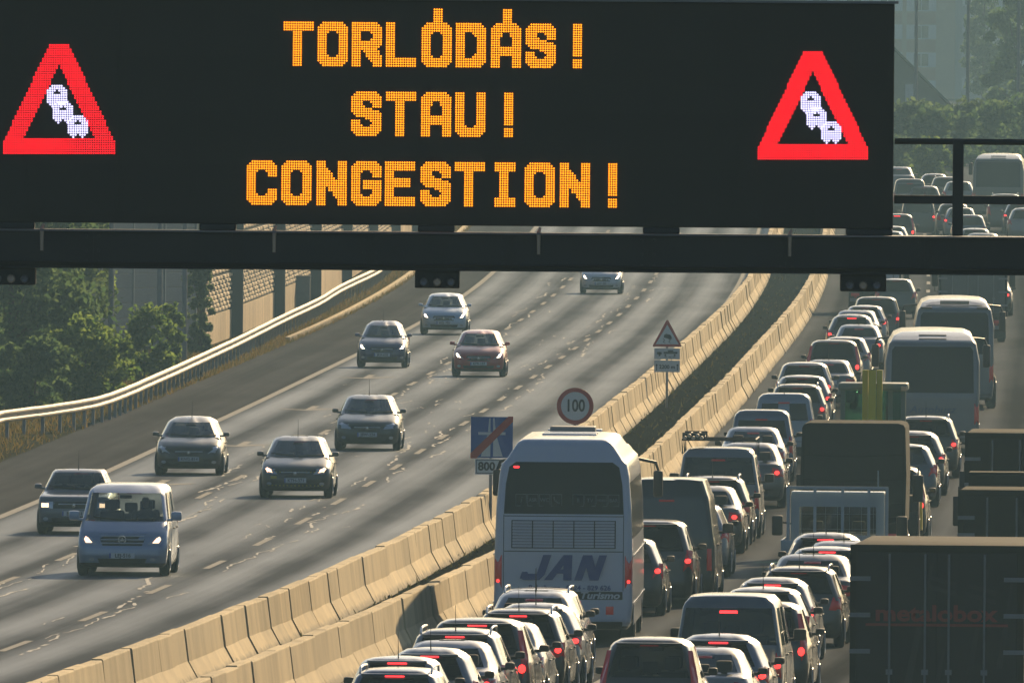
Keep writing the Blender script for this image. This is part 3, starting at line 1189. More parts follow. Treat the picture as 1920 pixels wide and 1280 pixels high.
def dots(cells, mat, name, wdt=.74, hgt=.66):
    mb = MB()
    hw_, hh = PITCH / GS * .5 * wdt, PITCH / GS * .5 * hgt
    for (x, z) in cells:
        r8 = [(-.45, -1), (.45, -1), (1, 0), (.45, 1), (-.45, 1), (-1, 0)]
        fr = [(x + a * hw_, -.022, z + b * hh - DB.z) for a, b in r8]
        bk = [(x + a * hw_, -.012, z + b * hh - DB.z) for a, b in r8]
        mb.add(fr + bk, [(0, 1, 2, 3, 4, 5)] + [(i, 6 + i, 6 + (i + 1) % 6, (i + 1) % 6) for i in range(6)])
    return link(name, mb.mesh(name, [mat], fix=False), disp)


for word, spots, ybase in (("TORLODAS!", [530, 594, 658, 722, 789, 853, 919, 984, 1055], (123, 128)),
                           ("STAU!", [657, 722, 788, 852, 926], (254, 257)),
                           ("CONGESTION!", [461, 526, 592, 657, 720, 787, 851, 917, 982, 1048, 1121], (383, 389))):
    for k, (ch, x0) in enumerate(zip(word, spots)):
        st = list(GLY[ch])
        if word[0] == 'T' and k in (4, 6):
            st = st + GLY["'"]
        yb = ybase[0] + (ybase[1] - ybase[0]) * k / len(word)
        gx, gz = gp(x0 + 3, yb - 1)
        pt = PITCH / GS
        dots([(gx + i * pt, gz + j * pt) for i, j in raster(st)], M['led_orange'], 'letter')

CARB = ["..#####..", ".#######.", "####.####", "###...###", "#########", "#########", "#########", "#########", ".###.###.", "..#...#.."]


def in_poly(x, y, poly):
    r_ = False
    for (x0, y0), (x1, y1) in zip(poly, poly[1:] + poly[:1]):
        if (y0 > y) != (y1 > y) and x < (x1 - x0) * (y - y0) / (y1 - y0) + x0:
            r_ = not r_
    return r_


for cx, y0, (sx, sy) in ((111, 83, (1, 1)), (1524, 96.5, (.985, .985))):
    outer = [(-18, 0), (18, 0), (106, 186), (106, 208), (-106, 208), (-106, 186)]
    inner = [(0, 40), (67, 177), (-67, 177)]
    cells = []
    step = 4.3
    for j in range(49):
        for i in range(-26, 27):
            x, y = i * step, 2 + j * step
            if in_poly(x, y, outer) and not in_poly(x, y, inner):
                cells.append(gp(cx + x * sx, y0 + y * sy))
    dots(cells, M['led_red'], 'warning_triangle', .76, .62)
    for (qx, qy) in ((-4, 100), (7, 130), (35, 157)):
        cells = [gp(cx + (qx + (i - 4) * 4.3) * sx, y0 + (qy + (j - 5) * 4.3) * sy) for j, row in enumerate(CARB) for i, c in enumerate(row) if c == '#']
        dots(cells, M['led_white'], 'car_pictogram', .92, .8)

gan = empty('sign_gantry', (0, GD, 0))
tag(gan, 'dark steel gantry beam with handrails carrying the display across the motorway', 'gantry')
GX0, GX1 = -31.0, 13.0
zb1, zb0 = gp(960, 439)[1], gp(960, 505)[1]
mb = MB()
mb.box(GX0, GX1, -.30, .30, zb0, zb1, 0, .012)
link('beam', mb.mesh('beam', [M['gantry']]), gan)
mb = MB()
mb.box(GX0, GX1, -.34, .34, zb1, zb1 + .012)
link('beam_flange', mb.mesh('beam_flange', [M['galv_dull']]), gan)
mb = MB()
mb.box(GX0, GX1, -.33, .33, zb0 - .014, zb0)
link('beam_flange', mb.mesh('beam_flange', [M['gantry']]), gan)
for px in (30, 408, 818, 1240, 1630):
    gx, _ = gp(px, 430)
    mb = MB()
    wd = .15 if px not in (1630,) else .19
    mb.box(gx - wd, gx + wd, -.02, .32, zb1 + .013, zbot - .001, 0, .01)
    link('bracket', mb.mesh('bracket', [M['gantry']]), gan)
for px, pw in ((22, 46), (820, 42), (1618, 43)):
    gx, _ = gp(px, 520)
    w_ = pw / GS
    z1, z0 = zb0 - .015, zb0 - .155
    mb = MB()
    mb.box(gx - w_, gx + w_, -.26, .05, z0, z1, 0, .012)
    o = link('service_box', mb.mesh('service_box', [M['gantry']]), gan)
    for q in (-.11, 0, .11):
        mb = MB()
        mb.lathe([(-.29, .0), (-.30, .026), (-.262, .034), (-.255, .034)], 12, 'Y', (gx + q, 0, z0 + .05))
        link('service_knob', mb.mesh('service_knob', [M['galv'] if q == 0 else M['galv_dull']], smooth=True), o)
for px in (80, 515, 1010, 1480):
    gx, _ = gp(px, 430)
    mb = MB()
    mb.tube([(gx, -.31, zb1 - .16), (gx, -.32, zb1 + .02), (gx + .012, -.30, zb1 + .055)], [.013, .017, .012], 8)
    link('lug', mb.mesh('lug', [M['galv']]), gan)
mb = MB()
mb.box(-.006, .006, -.335, -.301, zb0 + .004, zb1 - .004)
for q in (-.05, .05):
    for zz in (zb0 + .04, zb0 + .13, zb1 - .04):
        mb.lathe([(-.301, .013), (-.316, .012), (-.317, 0)], 6, 'Y', (q, 0, zz))
stf = mb.mesh('stiffener', [M['gantry']])
for k in range(9):
    o = link('stiffener', stf, gan)
    o.location = (-4.55 + k * 1.13, 0, 0)
mb = MB()
mb.tube([(GX0, -.32, zb0 + .03)] + [(-4.4 + k * .565, -.325, zb0 + .032 + .006 * (k % 2)) for k in range(17)] + [(GX1, -.32, zb0 + .03)], .012, 6)
link('cable', mb.mesh('cable', [M['black']], smooth=True), gan)
zr1, zr2 = gp(1800, 266)[1], gp(1800, 375)[1]
mb = MB()
mb.tube([(xr + .01, .2, zr1), (GX1, .2, zr1)], .026, 10)
link('handrail', mb.mesh('handrail', [M['gantry']], smooth=True), gan)
mb = MB()
mb.box(xr + .01, GX1, .17, .23, zr2 - .035, zr2 + .035, 0, .008)
link('handrail', mb.mesh('handrail', [M['gantry']]), gan)
gx0 = gp(1797, 350)[0]
for k in range(5):
    mb = MB()
    mb.box(gx0 - .044 + k * 1.9, gx0 + .044 + k * 1.9, .16, .24, zb1 + .012, zr1 + .012, 0, .008)
    link('rail_post', mb.mesh('rail_post', [M['gantry']]), gan)
for x in (GX0 + .3, GX1 - .3):
    mb = MB()
    mb.tube([(x, 0, -.1), (x, 0, zb1 + 1.6)], [.34, .28], 16)
    mb.box(x - .6, x + .6, -.6, .6, -.1, .35, 0, .05)
    link('column', mb.mesh('column', [M['galv_dull']], smooth=40), gan)

# ================================================================== ROAD SIGNS IN THE MEDIAN
M['s_white'] = simple('sign_white', (.62, .65, .64), .45, var=.06)
M['s_red'] = simple('sign_red', (.42, .030, .025), .45, var=.08)
M['s_blue'] = simple('sign_blue', (.018, .085, .33), .45, var=.08)
M['s_plate'] = simple('sign_plate_grey_white', (.48, .52, .54), .5, var=.1)
M['s_back'] = simple('sign_back', (.25, .26, .27), .5, metal=.5)


def sign_root(px, py, label, cat='road sign'):
    p = from_photo(px, py)
    r_ = empty('road_sign', p)
    tag(r_, label, cat)
    s = FPX / p.y
    return r_, p, s


def slab(name, outline, y0, y1, mat, parent):
    mb = MB()
    mb.prism(outline, y0, y1, axis='Y')
    return link(name, mb.mesh(name, [mat]), parent)


def circ(r_, cx=0, cz=0, n=40):
    return [(cx + r_ * math.cos(2 * math.pi * k / n), cz + r_ * math.sin(2 * math.pi * k / n)) for k in range(n)]


def rect(x0, x1, z0, z1):
    return [(x0, z0), (x1, z0), (x1, z1), (x0, z1)]


def lettering(s, size, x, y, z, mat, parent, bold=0.0, shear=0.0, name='lettering', sx=1.0):
    o = link(name, text_mesh(s, size, bold, shear), parent, mat)
    o.location = (x, y, z)
    o.scale = (sx, 1, 1)
    return o


# end of motorway, 800 m
r_, p, s = sign_root(919, 1004, 'blue end of motorway sign with red diagonal bar over 800 m plate')
mid = (960 + (920 - 960)) / 1.0
dx = 0.02
z = lambda y: (CAM_H - ((y - (919 - 960) * math.sin(ROLL)) - HORIZON) / s)
mb = MB()
mb.tube([(0, 0, -.1), (0, 0, z(790))], .035, 10)
link('post', mb.mesh('post', [M['s_back']], smooth=True), r_)
z0, z1 = z(858), z(781)
W2 = .46
slab('blue_panel', rect(-W2 + dx, W2 + dx, z0, z1), -.075, -.055, M['s_blue'], r_)
c = (z0 + z1) / 2
for q in (-1, 1):
    slab('road_symbol', [(dx + q * .03, c - .42), (dx + q * .24, c - .42), (dx + q * .10, c + .05), (dx + q * .03, c + .05)], -.079, -.0751, M['s_white'], r_)
    slab('road_symbol', [(dx + q * .03, c + .12), (dx + q * .088, c + .12), (dx + q * .055, c + .42), (dx + q * .03, c + .42)], -.079, -.0751, M['s_white'], r_)
slab('bridge_symbol', [(dx - .30, c + .055), (dx + .30, c + .055), (dx + .30, c + .115), (dx - .30, c + .115)], -.0795, -.0752, M['s_white'], r_)
slab('red_bar', [(dx - W2 - .005, c - .46), (dx - W2 + .12, c - .46), (dx + W2 + .005, c + .35), (dx + W2 + .005, c + .46), (dx + W2 - .10, c + .46), (dx - W2 - .005, c - .35)], -.084, -.0798, M['s_red'], r_)
zz1, zz0 = z(859), z(889)
slab('distance_plate', rect(-.36 + dx, .40 + dx, zz0, zz1 - .01), -.075, -.055, M['s_white'], r_)
mb = MB()
for a in (rect(-.34 + dx, .38 + dx, zz0 + .02, zz0 + .035), rect(-.34 + dx, .38 + dx, zz1 - .045, zz1 - .03), rect(-.34 + dx, -.325 + dx, zz0 + .036, zz1 - .046), rect(.365 + dx, .38 + dx, zz0 + .036, zz1 - .046)):
    mb.prism(a, -.077, -.0751, axis='Y')
link('plate_border', mb.mesh('plate_border', [M['ink']]), r_)
lettering('800 m', .25, dx + .02, -.079, (zz0 + zz1) / 2 - .005, M['ink'], r_, .008)

# 100 limit
r_, p, s = sign_root(1077, 944, 'round white 100 speed limit sign with red rim, above the coach roof')
z = lambda y: (CAM_H - ((y - (1077 - 960) * math.sin(ROLL)) - HORIZON) / s)
cz = z(761)
rad = 34.5 / s
mb = MB()
mb.tube([(0, 0, -.1), (0, 0, cz)], .035, 10)
link('post', mb.mesh('post', [M['s_back']], smooth=True), r_)
slab('red_rim', circ(rad, 0, cz), -.07, -.05, M['s_red'], r_)
slab('white_disc', circ(rad * .77, 0, cz), -.075, -.0701, M['s_white'], r_)
lettering('100', rad * .92, 0, -.079, cz, M['ink'], r_, .009, sx=.78)

# slippery road triangle
r_, p, s = sign_root(1250, 766, 'triangular slippery road warning sign with two small plates beneath it')
z = lambda y: (CAM_H - ((y - (1250 - 960) * math.sin(ROLL)) - HORIZON) / s)
mb = MB()
mb.tube([(0, 0, -.1), (0, 0, z(640))], .035, 10)
link('post', mb.mesh('post', [M['s_back']], smooth=True), r_)
zt0, zt1 = z(650), z(600)
hw_ = 27.0 / s
slab('red_triangle', [(-hw_, zt0), (hw_, zt0), (hw_ * .985, zt0 + .05), (.025, zt1), (-.025, zt1), (-hw_ * .985, zt0 + .05)], -.07, -.05, M['s_red'], r_)
slab('white_triangle', [(-hw_ * .80, zt0 + .075), (hw_ * .80, zt0 + .075), (0, zt1 - .13)], -.075, -.0701, M['s_white'], r_)
cz = zt0 + .24
mb = MB()
mb.prism([(-.10, cz + .03), (.12, cz - .03), (.13, cz + .04), (.09, cz + .11), (-.04, cz + .14), (-.09, cz + .10)], -.079, -.0751, axis='Y')
for x0 in (-.10, .06):
    pts = [(x0 - .03, cz), (x0 + .02, cz - .05), (x0 - .03, cz - .09), (x0 + .03, cz - .13)]
    for (a, b), (c_, e) in zip(pts, pts[1:]):
        mb.prism([(a, b), (a + .022, b), (c_ + .022, e), (c_, e)], -.079, -.0751, axis='Y')
link('skid_symbol', mb.mesh('skid_symbol', [M['ink']]), r_)
for ya, yb, sym in ((652, 674, 1), (675, 698, 2)):
    a, b = z(yb), z(ya)
    slab('supplement_plate', rect(-24 / s, 24 / s, a + .01, b - .01), -.07, -.05, M['s_plate'], r_)
    mb = MB()
    if sym == 1:
        m_ = (a + b) / 2
        mb.prism(rect(-.29, -.16, m_ - .02, m_ + .05), -.074, -.0701, axis='Y')
        mb.prism(rect(-.10, .30, m_ + .0, m_ + .055), -.074, -.0701, axis='Y')
        mb.prism(rect(.02, .18, m_ + .06, m_ + .10), -.074, -.0701, axis='Y')
        for q in (-.22, -.05, .22):
            mb.prism(circ(.03, q, m_ - .04, 10), -.074, -.0701, axis='Y')
        for q in range(3):
            mb.prism(rect(-.08 + q * .12, 0 + q * .12, m_ - .10, m_ - .085), -.074, -.0701, axis='Y')
        link('plate_symbol', mb.mesh('plate_symbol', [M['ink']]), r_)
    else:
        m_ = (a + b) / 2
        for q in (-.30, .30):
            mb = MB()
            mb.prism([(q - .012, m_ - .12), (q + .012, m_ - .12), (q + .012, m_ + .02), (q + .035, m_ + .02), (q, m_ + .075), (q - .035, m_ + .02), (q - .012, m_ + .02)], -.074, -.0701, axis='Y')
            link('arrow_symbol', mb.mesh('arrow_symbol', [M['ink']]), r_)
        lettering('2200 m', .15, 0, -.0745, m_ - .02, M['ink'], r_, .004)

# ================================================================== VEHICLES
def lerp_tab(tab, z):
    if z <= tab[0][0]:
        return tab[0][1]
    for (z0, v0), (z1, v1) in zip(tab, tab[1:]):
        if z <= z1:
            return v0 + (v1 - v0) * (z - z0) / (z1 - z0)
    return tab[-1][1]


class Body:
    """a car body as a stack of rounded plan outlines; front is +Y, x is right when seen from behind"""
    NF, NC, NS = 5, 5, 15

    def __init__(self, front, rear, half, rf=.32, rr=.24, bow_f=.10, bow_r=.05, taper=.05, extra=()):
        self.front, self.rear, self.half = front, rear, half
        self.rf, self.rr, self.bf, self.br, self.tp = rf, rr, bow_f, bow_r, taper
        zs = sorted(set([round(z, 4) for t in (front, rear, half) for z, _ in t] + list(extra)))
        dense = []
        for a, b in zip(zs, zs[1:]):
            n = max(1, int(round((b - a) / .075)))
            dense += [a + (b - a) * k / n for k in range(n)]
        dense.append(zs[-1])
        self.zs = dense
        self.rows = [self.ring(z) for z in dense]

    def par(self, z):
        yf, yr, hw = lerp_tab(self.front, z), lerp_tab(self.rear, z), lerp_tab(self.half, z)
        k = min(1.0, hw / .55)
        rf, rr = min(self.rf, hw * .8) * k, min(self.rr, hw * .8) * k
        ln = yf - yr
        rf, rr = min(rf, ln * .3), min(rr, ln * .3)
        return yf, yr, hw, rf, rr, self.bf * k, self.br * k, self.tp * k

    def ring(self, z):
        yf, yr, hw, rf, rr, bf, br, tp = self.par(z)
        pts = []
        he = hw - tp
        xf, xr = he - rf, he - rr
        for k in range(self.NF):
            x = xf * k / (self.NF - 1)
            pts.append((x, yf - bf * (x / max(xf, 1e-6)) ** 2))
        for k in range(1, self.NC + 1):
            a = math.pi / 2 * k / (self.NC + 1)
            pts.append((xf + rf * math.sin(a), yf - bf - rf + rf * math.cos(a)))
        y0, y1 = yf - bf - rf, yr + br + rr
        for k in range(self.NS):
            t = k / (self.NS - 1)
            pts.append((hw - tp * abs(2 * t - 1) ** 2.4, y0 + (y1 - y0) * t))
        for k in range(1, self.NC + 1):
            a = math.pi / 2 * k / (self.NC + 1)
            pts.append((xr + rr * math.cos(a), yr + br + rr - rr * math.sin(a)))
        for k in range(self.NF):
            x = xr * (1 - k / (self.NF - 1))
            pts.append((x, yr + br * (x / max(xr, 1e-6)) ** 2))
        full = pts + [(-x, y) for x, y in pts[-2:0:-1]]
        return [(x, y, z) for x, y in full]

    def face_y(self, x, z, end):
        yf, yr, hw, rf, rr, bf, br, tp = self.par(z)
        x = abs(x)
        if end == 'f':
            r_, b, y, sg = rf, bf, yf, 1
        else:
            r_, b, y, sg = rr, br, yr, -1
        xe = hw - tp - r_
        if x <= xe:
            return y - sg * b * (x / max(xe, 1e-6)) ** 2
        d = min(1.0, (x - xe) / max(r_, 1e-6))
        return y - sg * (b + r_ - r_ * math.sqrt(max(0, 1 - d * d)))

    def side_x(self, y, z):
        yf, yr, hw, rf, rr, bf, br, tp = self.par(z)
        y0, y1 = yf - bf - rf, yr + br + rr
        t = min(1, max(0, (y - y0) / (y1 - y0)))
        return hw - tp * abs(2 * t - 1) ** 2.4

    # ---- index helpers on the ring (half ring first, mirrored second)
    @property
    def n(self):
        return len(self.rows[0])

    def row_at(self, z):
        return min(range(len(self.zs)), key=lambda k: abs(self.zs[k] - z))

    def shell(self, wins, name, dark_below=0.0, mats=None):
        """wins: {name: (set of ring cells, z0, z1)}; returns body mesh and window meshes"""
        n = self.n
        cellwin = {}
        for w, (cells, z0, z1) in wins.items():
            j0, j1 = self.row_at(z0), self.row_at(z1)
            for j in range(j0, j1):
                for i in cells:
                    cellwin[(i % n, j)] = w
        mb = MB()
        glass = {w: MB() for w in wins}
        for j in range(len(self.rows) - 1):
            a, b = self.rows[j], self.rows[j + 1]
            for i in range(n):
                q = (a[i], a[(i + 1) % n], b[(i + 1) % n], b[i])
                w = cellwin.get((i, j))
                if w:
                    glass[w].poly(q)
                else:
                    mb.poly(q, 1 if self.zs[j + 1] <= dark_below else 0)
        mb.poly(self.rows[0][::-1], 1)
        mb.poly(self.rows[-1], 0)

        def weld(m_, nm, mt, sm):
            me_ = m_.mesh(nm, mt, fix=False)
            b = bmesh.new()
            b.from_mesh(me_)
            bmesh.ops.remove_doubles(b, verts=b.verts, dist=1e-4)
            bmesh.ops.recalc_face_normals(b, faces=b.faces)
            b.to_mesh(me_)
            b.free()
            me_.shade_smooth()
            me_.set_sharp_from_angle(angle=R(sm))
            return me_
        return weld(mb, name, mats or [None, M['black']], 50), {w: weld(g, w, [], 60) for w, g in glass.items()}

    def segs(self):
        nf, nc, ns = self.NF, self.NC, self.NS
        s0 = nf - 1 + nc            # last corner vertex index; side vertices start s0+1
        return s0

    # ---- feature patches that follow the surface
    def feature(self, poly, end, off=.008, thick=.03, rings=3):
        """poly: (x, z) outline; a cushion lying on the front or rear face"""
        cx = sum(p[0] for p in poly) / len(poly)
        cz = sum(p[1] for p in poly) / len(poly)
        out = []
        for (x0, z0), (x1, z1) in zip(poly, poly[1:] + poly[:1]):
            m_ = max(1, int(math.hypot(x1 - x0, z1 - z0) / .12))
            out += [(x0 + (x1 - x0) * k / m_, z0 + (z1 - z0) * k / m_) for k in range(m_)]
        sg = 1 if end == 'f' else -1
        n = len(out)
        mb = MB()
        v = [(x, self.face_y(x, z_, end) - sg * thick, z_) for x, z_ in out]
        for r_ in range(rings):
            t = 1 - r_ / rings
            o_ = off * (.55 + .45 * (1 - t) * 1.6) if r_ else off * .55
            v += [(cx + (x - cx) * t, self.face_y(cx + (x - cx) * t, cz + (z_ - cz) * t, end) + sg * o_, cz + (z_ - cz) * t) for x, z_ in out]
        v.append((cx, self.face_y(cx, cz, end) + sg * off, cz))
        fs = [(r_ * n + i, r_ * n + (i + 1) % n, (r_ + 1) * n + (i + 1) % n, (r_ + 1) * n + i) for r_ in range(rings) for i in range(n)]
        fs += [(rings * n + i, rings * n + (i + 1) % n, len(v) - 1) for i in range(n)]
        return mb.add(v, fs)


def mirror(poly):
    return [(-x, z) for x, z in poly][::-1]


def wheel_meshes(r_, w):
    mb = MB()
    prof = [(-w / 2, r_ * .62), (-w / 2 - .004, r_ * .80), (-w / 2 + .015, r_ * .95), (-w / 2 + .04, r_), (w / 2 - .04, r_), (w / 2 - .015, r_ * .95), (w / 2 + .004, r_ * .80), (w / 2, r_ * .62)]
    mb.lathe(prof, 26, 'X')
    for s in (-1, 1):
        mb.lathe([(s * w * .30, 0.0), (s * w * .30, r_ * .62)], 26, 'X')
    tyre = mb.mesh('wheel', [], smooth=40)
    mb = MB()
    mb.lathe([(.0, r_ * .66), (.012, r_ * .64), (.004, r_ * .58), (-.035, r_ * .56)], 26, 'X')
    mb.lathe([(.0, .0), (.0, r_ * .13), (-.02, r_ * .15)], 14, 'X')
    for k in range(6):
        a = k * math.pi / 3
        u, v = (math.cos(a), math.sin(a)), (-math.sin(a), math.cos(a))
        h1, h2 = .045, .03
        q = []
        for rr_, hh in ((r_ * .10, h1), (r_ * .60, h2)):
            for s in (-1, 1):
                q.append((-.004, u[0] * rr_ + v[0] * hh * s, u[1] * rr_ + v[1] * hh * s))
        mb.add(q, [(0, 1, 3, 2)])
    rim = mb.mesh('rim', [], smooth=40)
    return tyre, rim


def seat_mesh(wide=.46):
    mb = MB()
    mb.box(-wide / 2, wide / 2, -.25, .27, .30, .46, 0, .05)
    b = bm_box(-wide / 2, wide / 2, -.08, .06, 0, .62, .05)
    mb.add([(x, y - .30 - z_ * .22, z_ + .40) for x, y, z_ in b[0]], b[1])
    b = bm_box(-.13, .13, -.05, .05, .0, .19, .04)
    mb.add([(x, y - .46, z_ + 1.05) for x, y, z_ in b[0]], b[1])
    mb.box(-.05, .05, -.46, -.44, .95, 1.08)
    return mb.mesh('seat', [M['interior']], smooth=50)


SEAT = seat_mesh()
mb = MB()
for k in range(1):
    n1, n2 = 20, 6
    v, f_ = [], []
    for i in range(n1):
        a = 2 * math.pi * i / n1
        for j in range(n2):
            b = 2 * math.pi * j / n2
            rr_ = .175 + .016 * math.cos(b)
            v.append((rr_ * math.cos(a), .016 * math.sin(b), rr_ * math.sin(a)))
    f_ = [(i * n2 + j, i * n2 + (j + 1) % n2, ((i + 1) % n1) * n2 + (j + 1) % n2, ((i + 1) % n1) * n2 + j) for i in range(n1) for j in range(n2)]
    mb.add(v, f_)
mb.box(-.17, .17, -.012, .012, -.03, .03)
STEER = mb.mesh('steering_wheel', [M['interior']], smooth=True)


def person_mesh():
    """a seated driver, one continuous skinned body with arms to the wheel"""
    co = [(0, 0, 0), (0, -.04, .25), (0, -.07, .48), (0, -.06, .58), (0, -.03, .66), (0, -.01, .76), (0, .0, .84),
          (.19, -.06, .50), (.25, .12, .28), (.17, .36, .36), (-.19, -.06, .50), (-.25, .12, .28), (-.17, .36, .36),
          (.10, .30, .02), (.12, .46, -.05), (-.10, .30, .02), (-.12, .46, -.05), (.15, .43, .40), (-.15, .43, .40)]
    ed = [(0, 1), (1, 2), (2, 3), (3, 4), (4, 5), (5, 6), (2, 7), (7, 8), (8, 9), (2, 10), (10, 11), (11, 12), (0, 13), (13, 14), (0, 15), (15, 16), (9, 17), (12, 18)]
    rad = [.15, .15, .16, .07, .06, .095, .07, .085, .05, .04, .085, .05, .04, .085, .07, .085, .07, .03, .03]
    me_ = bpy.data.meshes.new('person')
    me_.from_pydata(co, ed, [])
    o = bpy.data.objects.new('person', me_)
    COL.objects.link(o)
    md = o.modifiers.new('skin', 'SKIN')
    for k, sv in enumerate(me_.skin_vertices[0].data):
        sv.radius = (rad[k], rad[k])
        sv.use_root = (k == 0)
    ms = o.modifiers.new('sub', 'SUBSURF')
    ms.levels = 1
    bpy.context.view_layer.update()
    dg = bpy.context.evaluated_depsgraph_get()
    out = bpy.data.meshes.new_from_object(o.evaluated_get(dg))
    bpy.data.objects.remove(o)
    out.materials.clear()
    sh = simple('dark_clothing', (.035, .04, .055), .85)
    sk = simple('skin', (.32, .19, .13), .6)
    hr = simple('dark_hair', (.03, .022, .016), .8)
    for m_ in (sh, sk, hr):
        out.materials.append(m_)
    for pl in out.polygons:
        c = pl.center
        if c.z > .62:
            pl.material_index = 2 if (c.z > .84 or c.y < -.03) else 1
        elif c.y > .33 and c.z > .25:
            pl.material_index = 1
    out.shade_smooth()
    return out


PERSON = person_mesh()


# ------------------------------------------------------------------ car designs
def design(kind):
    D = dict(kind=kind)
    if kind in ('hatch', 'citycar', 'hatch_round'):
        L, W, H = (3.95, 1.70, 1.46) if kind == 'hatch' else ((3.65, 1.64, 1.50) if kind == 'citycar' else (4.0, 1.71, 1.49))
        f, b = L / 2, -L / 2
        front = [(.17, f - .16), (.25, f - .05), (.42, f), (.58, f - .015), (.68, f - .07), (.77, f - .22), (.86, f - .52), (.94, f - .86), (.97, f - .98), (1.34, f - 1.62), (1.40, f - 1.80), (H - .025, f - 2.1), (H, f - 2.55)]
        rear = [(.17, b + .14), (.25, b + .05), (.45, b), (.62, b + .02), (.88, b + .05), (.97, b + .08), (1.34, b + .36), (1.40, b + .42), (H - .025, b + .62), (H, b + 1.2)]
        half = [(.17, W / 2 - .10), (.24, W / 2 - .03), (.36, W / 2 - .01), (.60, W / 2), (.85, W / 2 - .02), (.97, W / 2 - .07), (1.34, W / 2 - .24), (1.40, W / 2 - .31), (H - .025, W / 2 - .43), (H, .15)]
        D.update(L=L, W=W, H=H, zb=.97, zt=1.34, zr=1.0, rz1=1.34, belt=.9, wr=.30)
        D['body'] = Body(front, rear, half, .36, .26, .12, .06, .06, extra=(1.0,))
        D['tail'] = [(.60, .72), (.80, .70), (.80, .98), (.72, 1.0), (.64, .92)]
        D['head'] = [(.46, .56), (.66, .58), (.76, .72), (.70, .80), (.58, .72)]
        D['rplate'] = .80
    elif kind in ('sedan', 'boxy'):
        L, W, H = (4.4, 1.73, 1.44) if kind == 'sedan' else (4.25, 1.67, 1.40)
        f, b = L / 2, -L / 2
        if kind == 'sedan':
            front = [(.17, f - .16), (.25, f - .05), (.42, f), (.56, f - .01), (.66, f - .06), (.75, f - .22), (.84, f - .60), (.92, f - .98), (.95, f - 1.12), (1.32, f - 1.80), (1.38, f - 2.0), (H - .02, f - 2.3), (H, f - 2.7)]
        else:
            front = [(.20, f - .10), (.27, f - .03), (.45, f), (.70, f - .03), (.78, f - .07), (.83, f - .20), (.88, f - .80), (.91, f - 1.18), (.93, f - 1.26), (1.30, f - 1.78), (1.35, f - 1.9), (H - .015, f - 2.1), (H, f - 2.4)]
        rear = [(.17, b + .14), (.25, b + .05), (.45, b), (.66, b + .02), (.88, b + .06), (.96, b + .12), (1.00, b + .30), (1.02, b + .62), (1.04, b + .68), (1.32, b + 1.12), (1.38, b + 1.25), (H - .02, b + 1.5), (H, b + 1.9)]
        half = [(.17, W / 2 - .10), (.24, W / 2 - .03), (.36, W / 2 - .01), (.60, W / 2), (.82, W / 2 - .02), (.95, W / 2 - .07), (1.32, W / 2 - .24), (1.38, W / 2 - .30), (H - .02, W / 2 - .42), (H, .15)]
        D.update(L=L, W=W, H=H, zb=.95, zt=1.32, zr=1.04, rz1=1.32, belt=.88, wr=.30)
        D['body'] = Body(front, rear, half, .36 if kind == 'sedan' else .14, .26 if kind == 'sedan' else .14, .12 if kind == 'sedan' else .03, .05, .05, extra=(1.04,))
        D['tail'] = [(.52, .70), (.80, .68), (.80, .88), (.54, .90)]
        D['head'] = [(.42, .56), (.68, .58), (.78, .70), (.70, .77), (.48, .68)] if kind == 'sedan' else [(.46, .56), (.77, .56), (.77, .72), (.46, .72)]
        D['rplate'] = .78 if kind == 'sedan' else .50
    elif kind in ('wagon', 'mpv', 'suv'):
        L, W, H = {'wagon': (4.5, 1.74, 1.47), 'mpv': (4.25, 1.78, 1.64), 'suv': (4.4, 1.82, 1.70)}[kind]
        f, b = L / 2, -L / 2
        zb = {'wagon': .96, 'mpv': 1.03, 'suv': 1.08}[kind]
        zt = H - .13
        front = [(.18, f - .16), (.27, f - .05), (.44, f), (.60, f - .015), (.70, f - .07), (zb - .20, f - .26), (zb - .10, f - .62), (zb - .03, f - .92), (zb, f - 1.05), (zt, f - 1.72), (zt + .06, f - 1.9), (H - .02, f - 2.2), (H, f - 2.6)]
        rear = [(.18, b + .12), (.27, b + .04), (.46, b), (.64, b + .015), (zb - .1, b + .03), (zb, b + .05), (zt, b + .26), (zt + .06, b + .29), (H - .02, b + .42), (H, b + .9)]
        half = [(.18, W / 2 - .10), (.25, W / 2 - .03), (.38, W / 2 - .01), (.62, W / 2), (zb - .12, W / 2 - .02), (zb, W / 2 - .06), (zt, W / 2 - .21), (zt + .06, W / 2 - .27), (H - .02, W / 2 - .38), (H, .2)]
        D.update(L=L, W=W, H=H, zb=zb, zt=zt, zr=zb + .03, rz1=zt, belt=zb - .1, wr=.32 if kind != 'suv' else .36)
        D['body'] = Body(front, rear, half, .34, .20, .11, .04, .05, extra=(zb + .03,))
        if kind == 'mpv':
            D['tail'] = [(.72, .66), (.84, .66), (.80, 1.05), (.70, 1.46), (.63, 1.46), (.69, 1.05)]
        elif kind == 'suv':
            D['tail'] = [(.68, .72), (.86, .70), (.85, 1.12), (.74, 1.14)]
        else:
            D['tail'] = [(.58, .70), (.82, .68), (.81, .94), (.66, .94)]
        D['head'] = [(.48, .60), (.70, .62), (.80, .74), (.72, .82), (.58, .74)]
        D['rplate'] = .78
    elif kind in ('van', 'minivan', 'smallvan', 'panelvan'):
        L, W, H = {'van': (4.75, 1.88, 1.83), 'minivan': (4.8, 1.90, 1.94), 'smallvan': (4.1, 1.70, 1.80), 'panelvan': (5.1, 1.98, 2.35)}[kind]
        f, b = L / 2, -L / 2
        zb = {'van': 1.10, 'minivan': 1.14, 'smallvan': 1.08, 'panelvan': 1.25}[kind]
        zt = {'van': 1.66, 'minivan': 1.74, 'smallvan': 1.62, 'panelvan': 2.0}[kind]
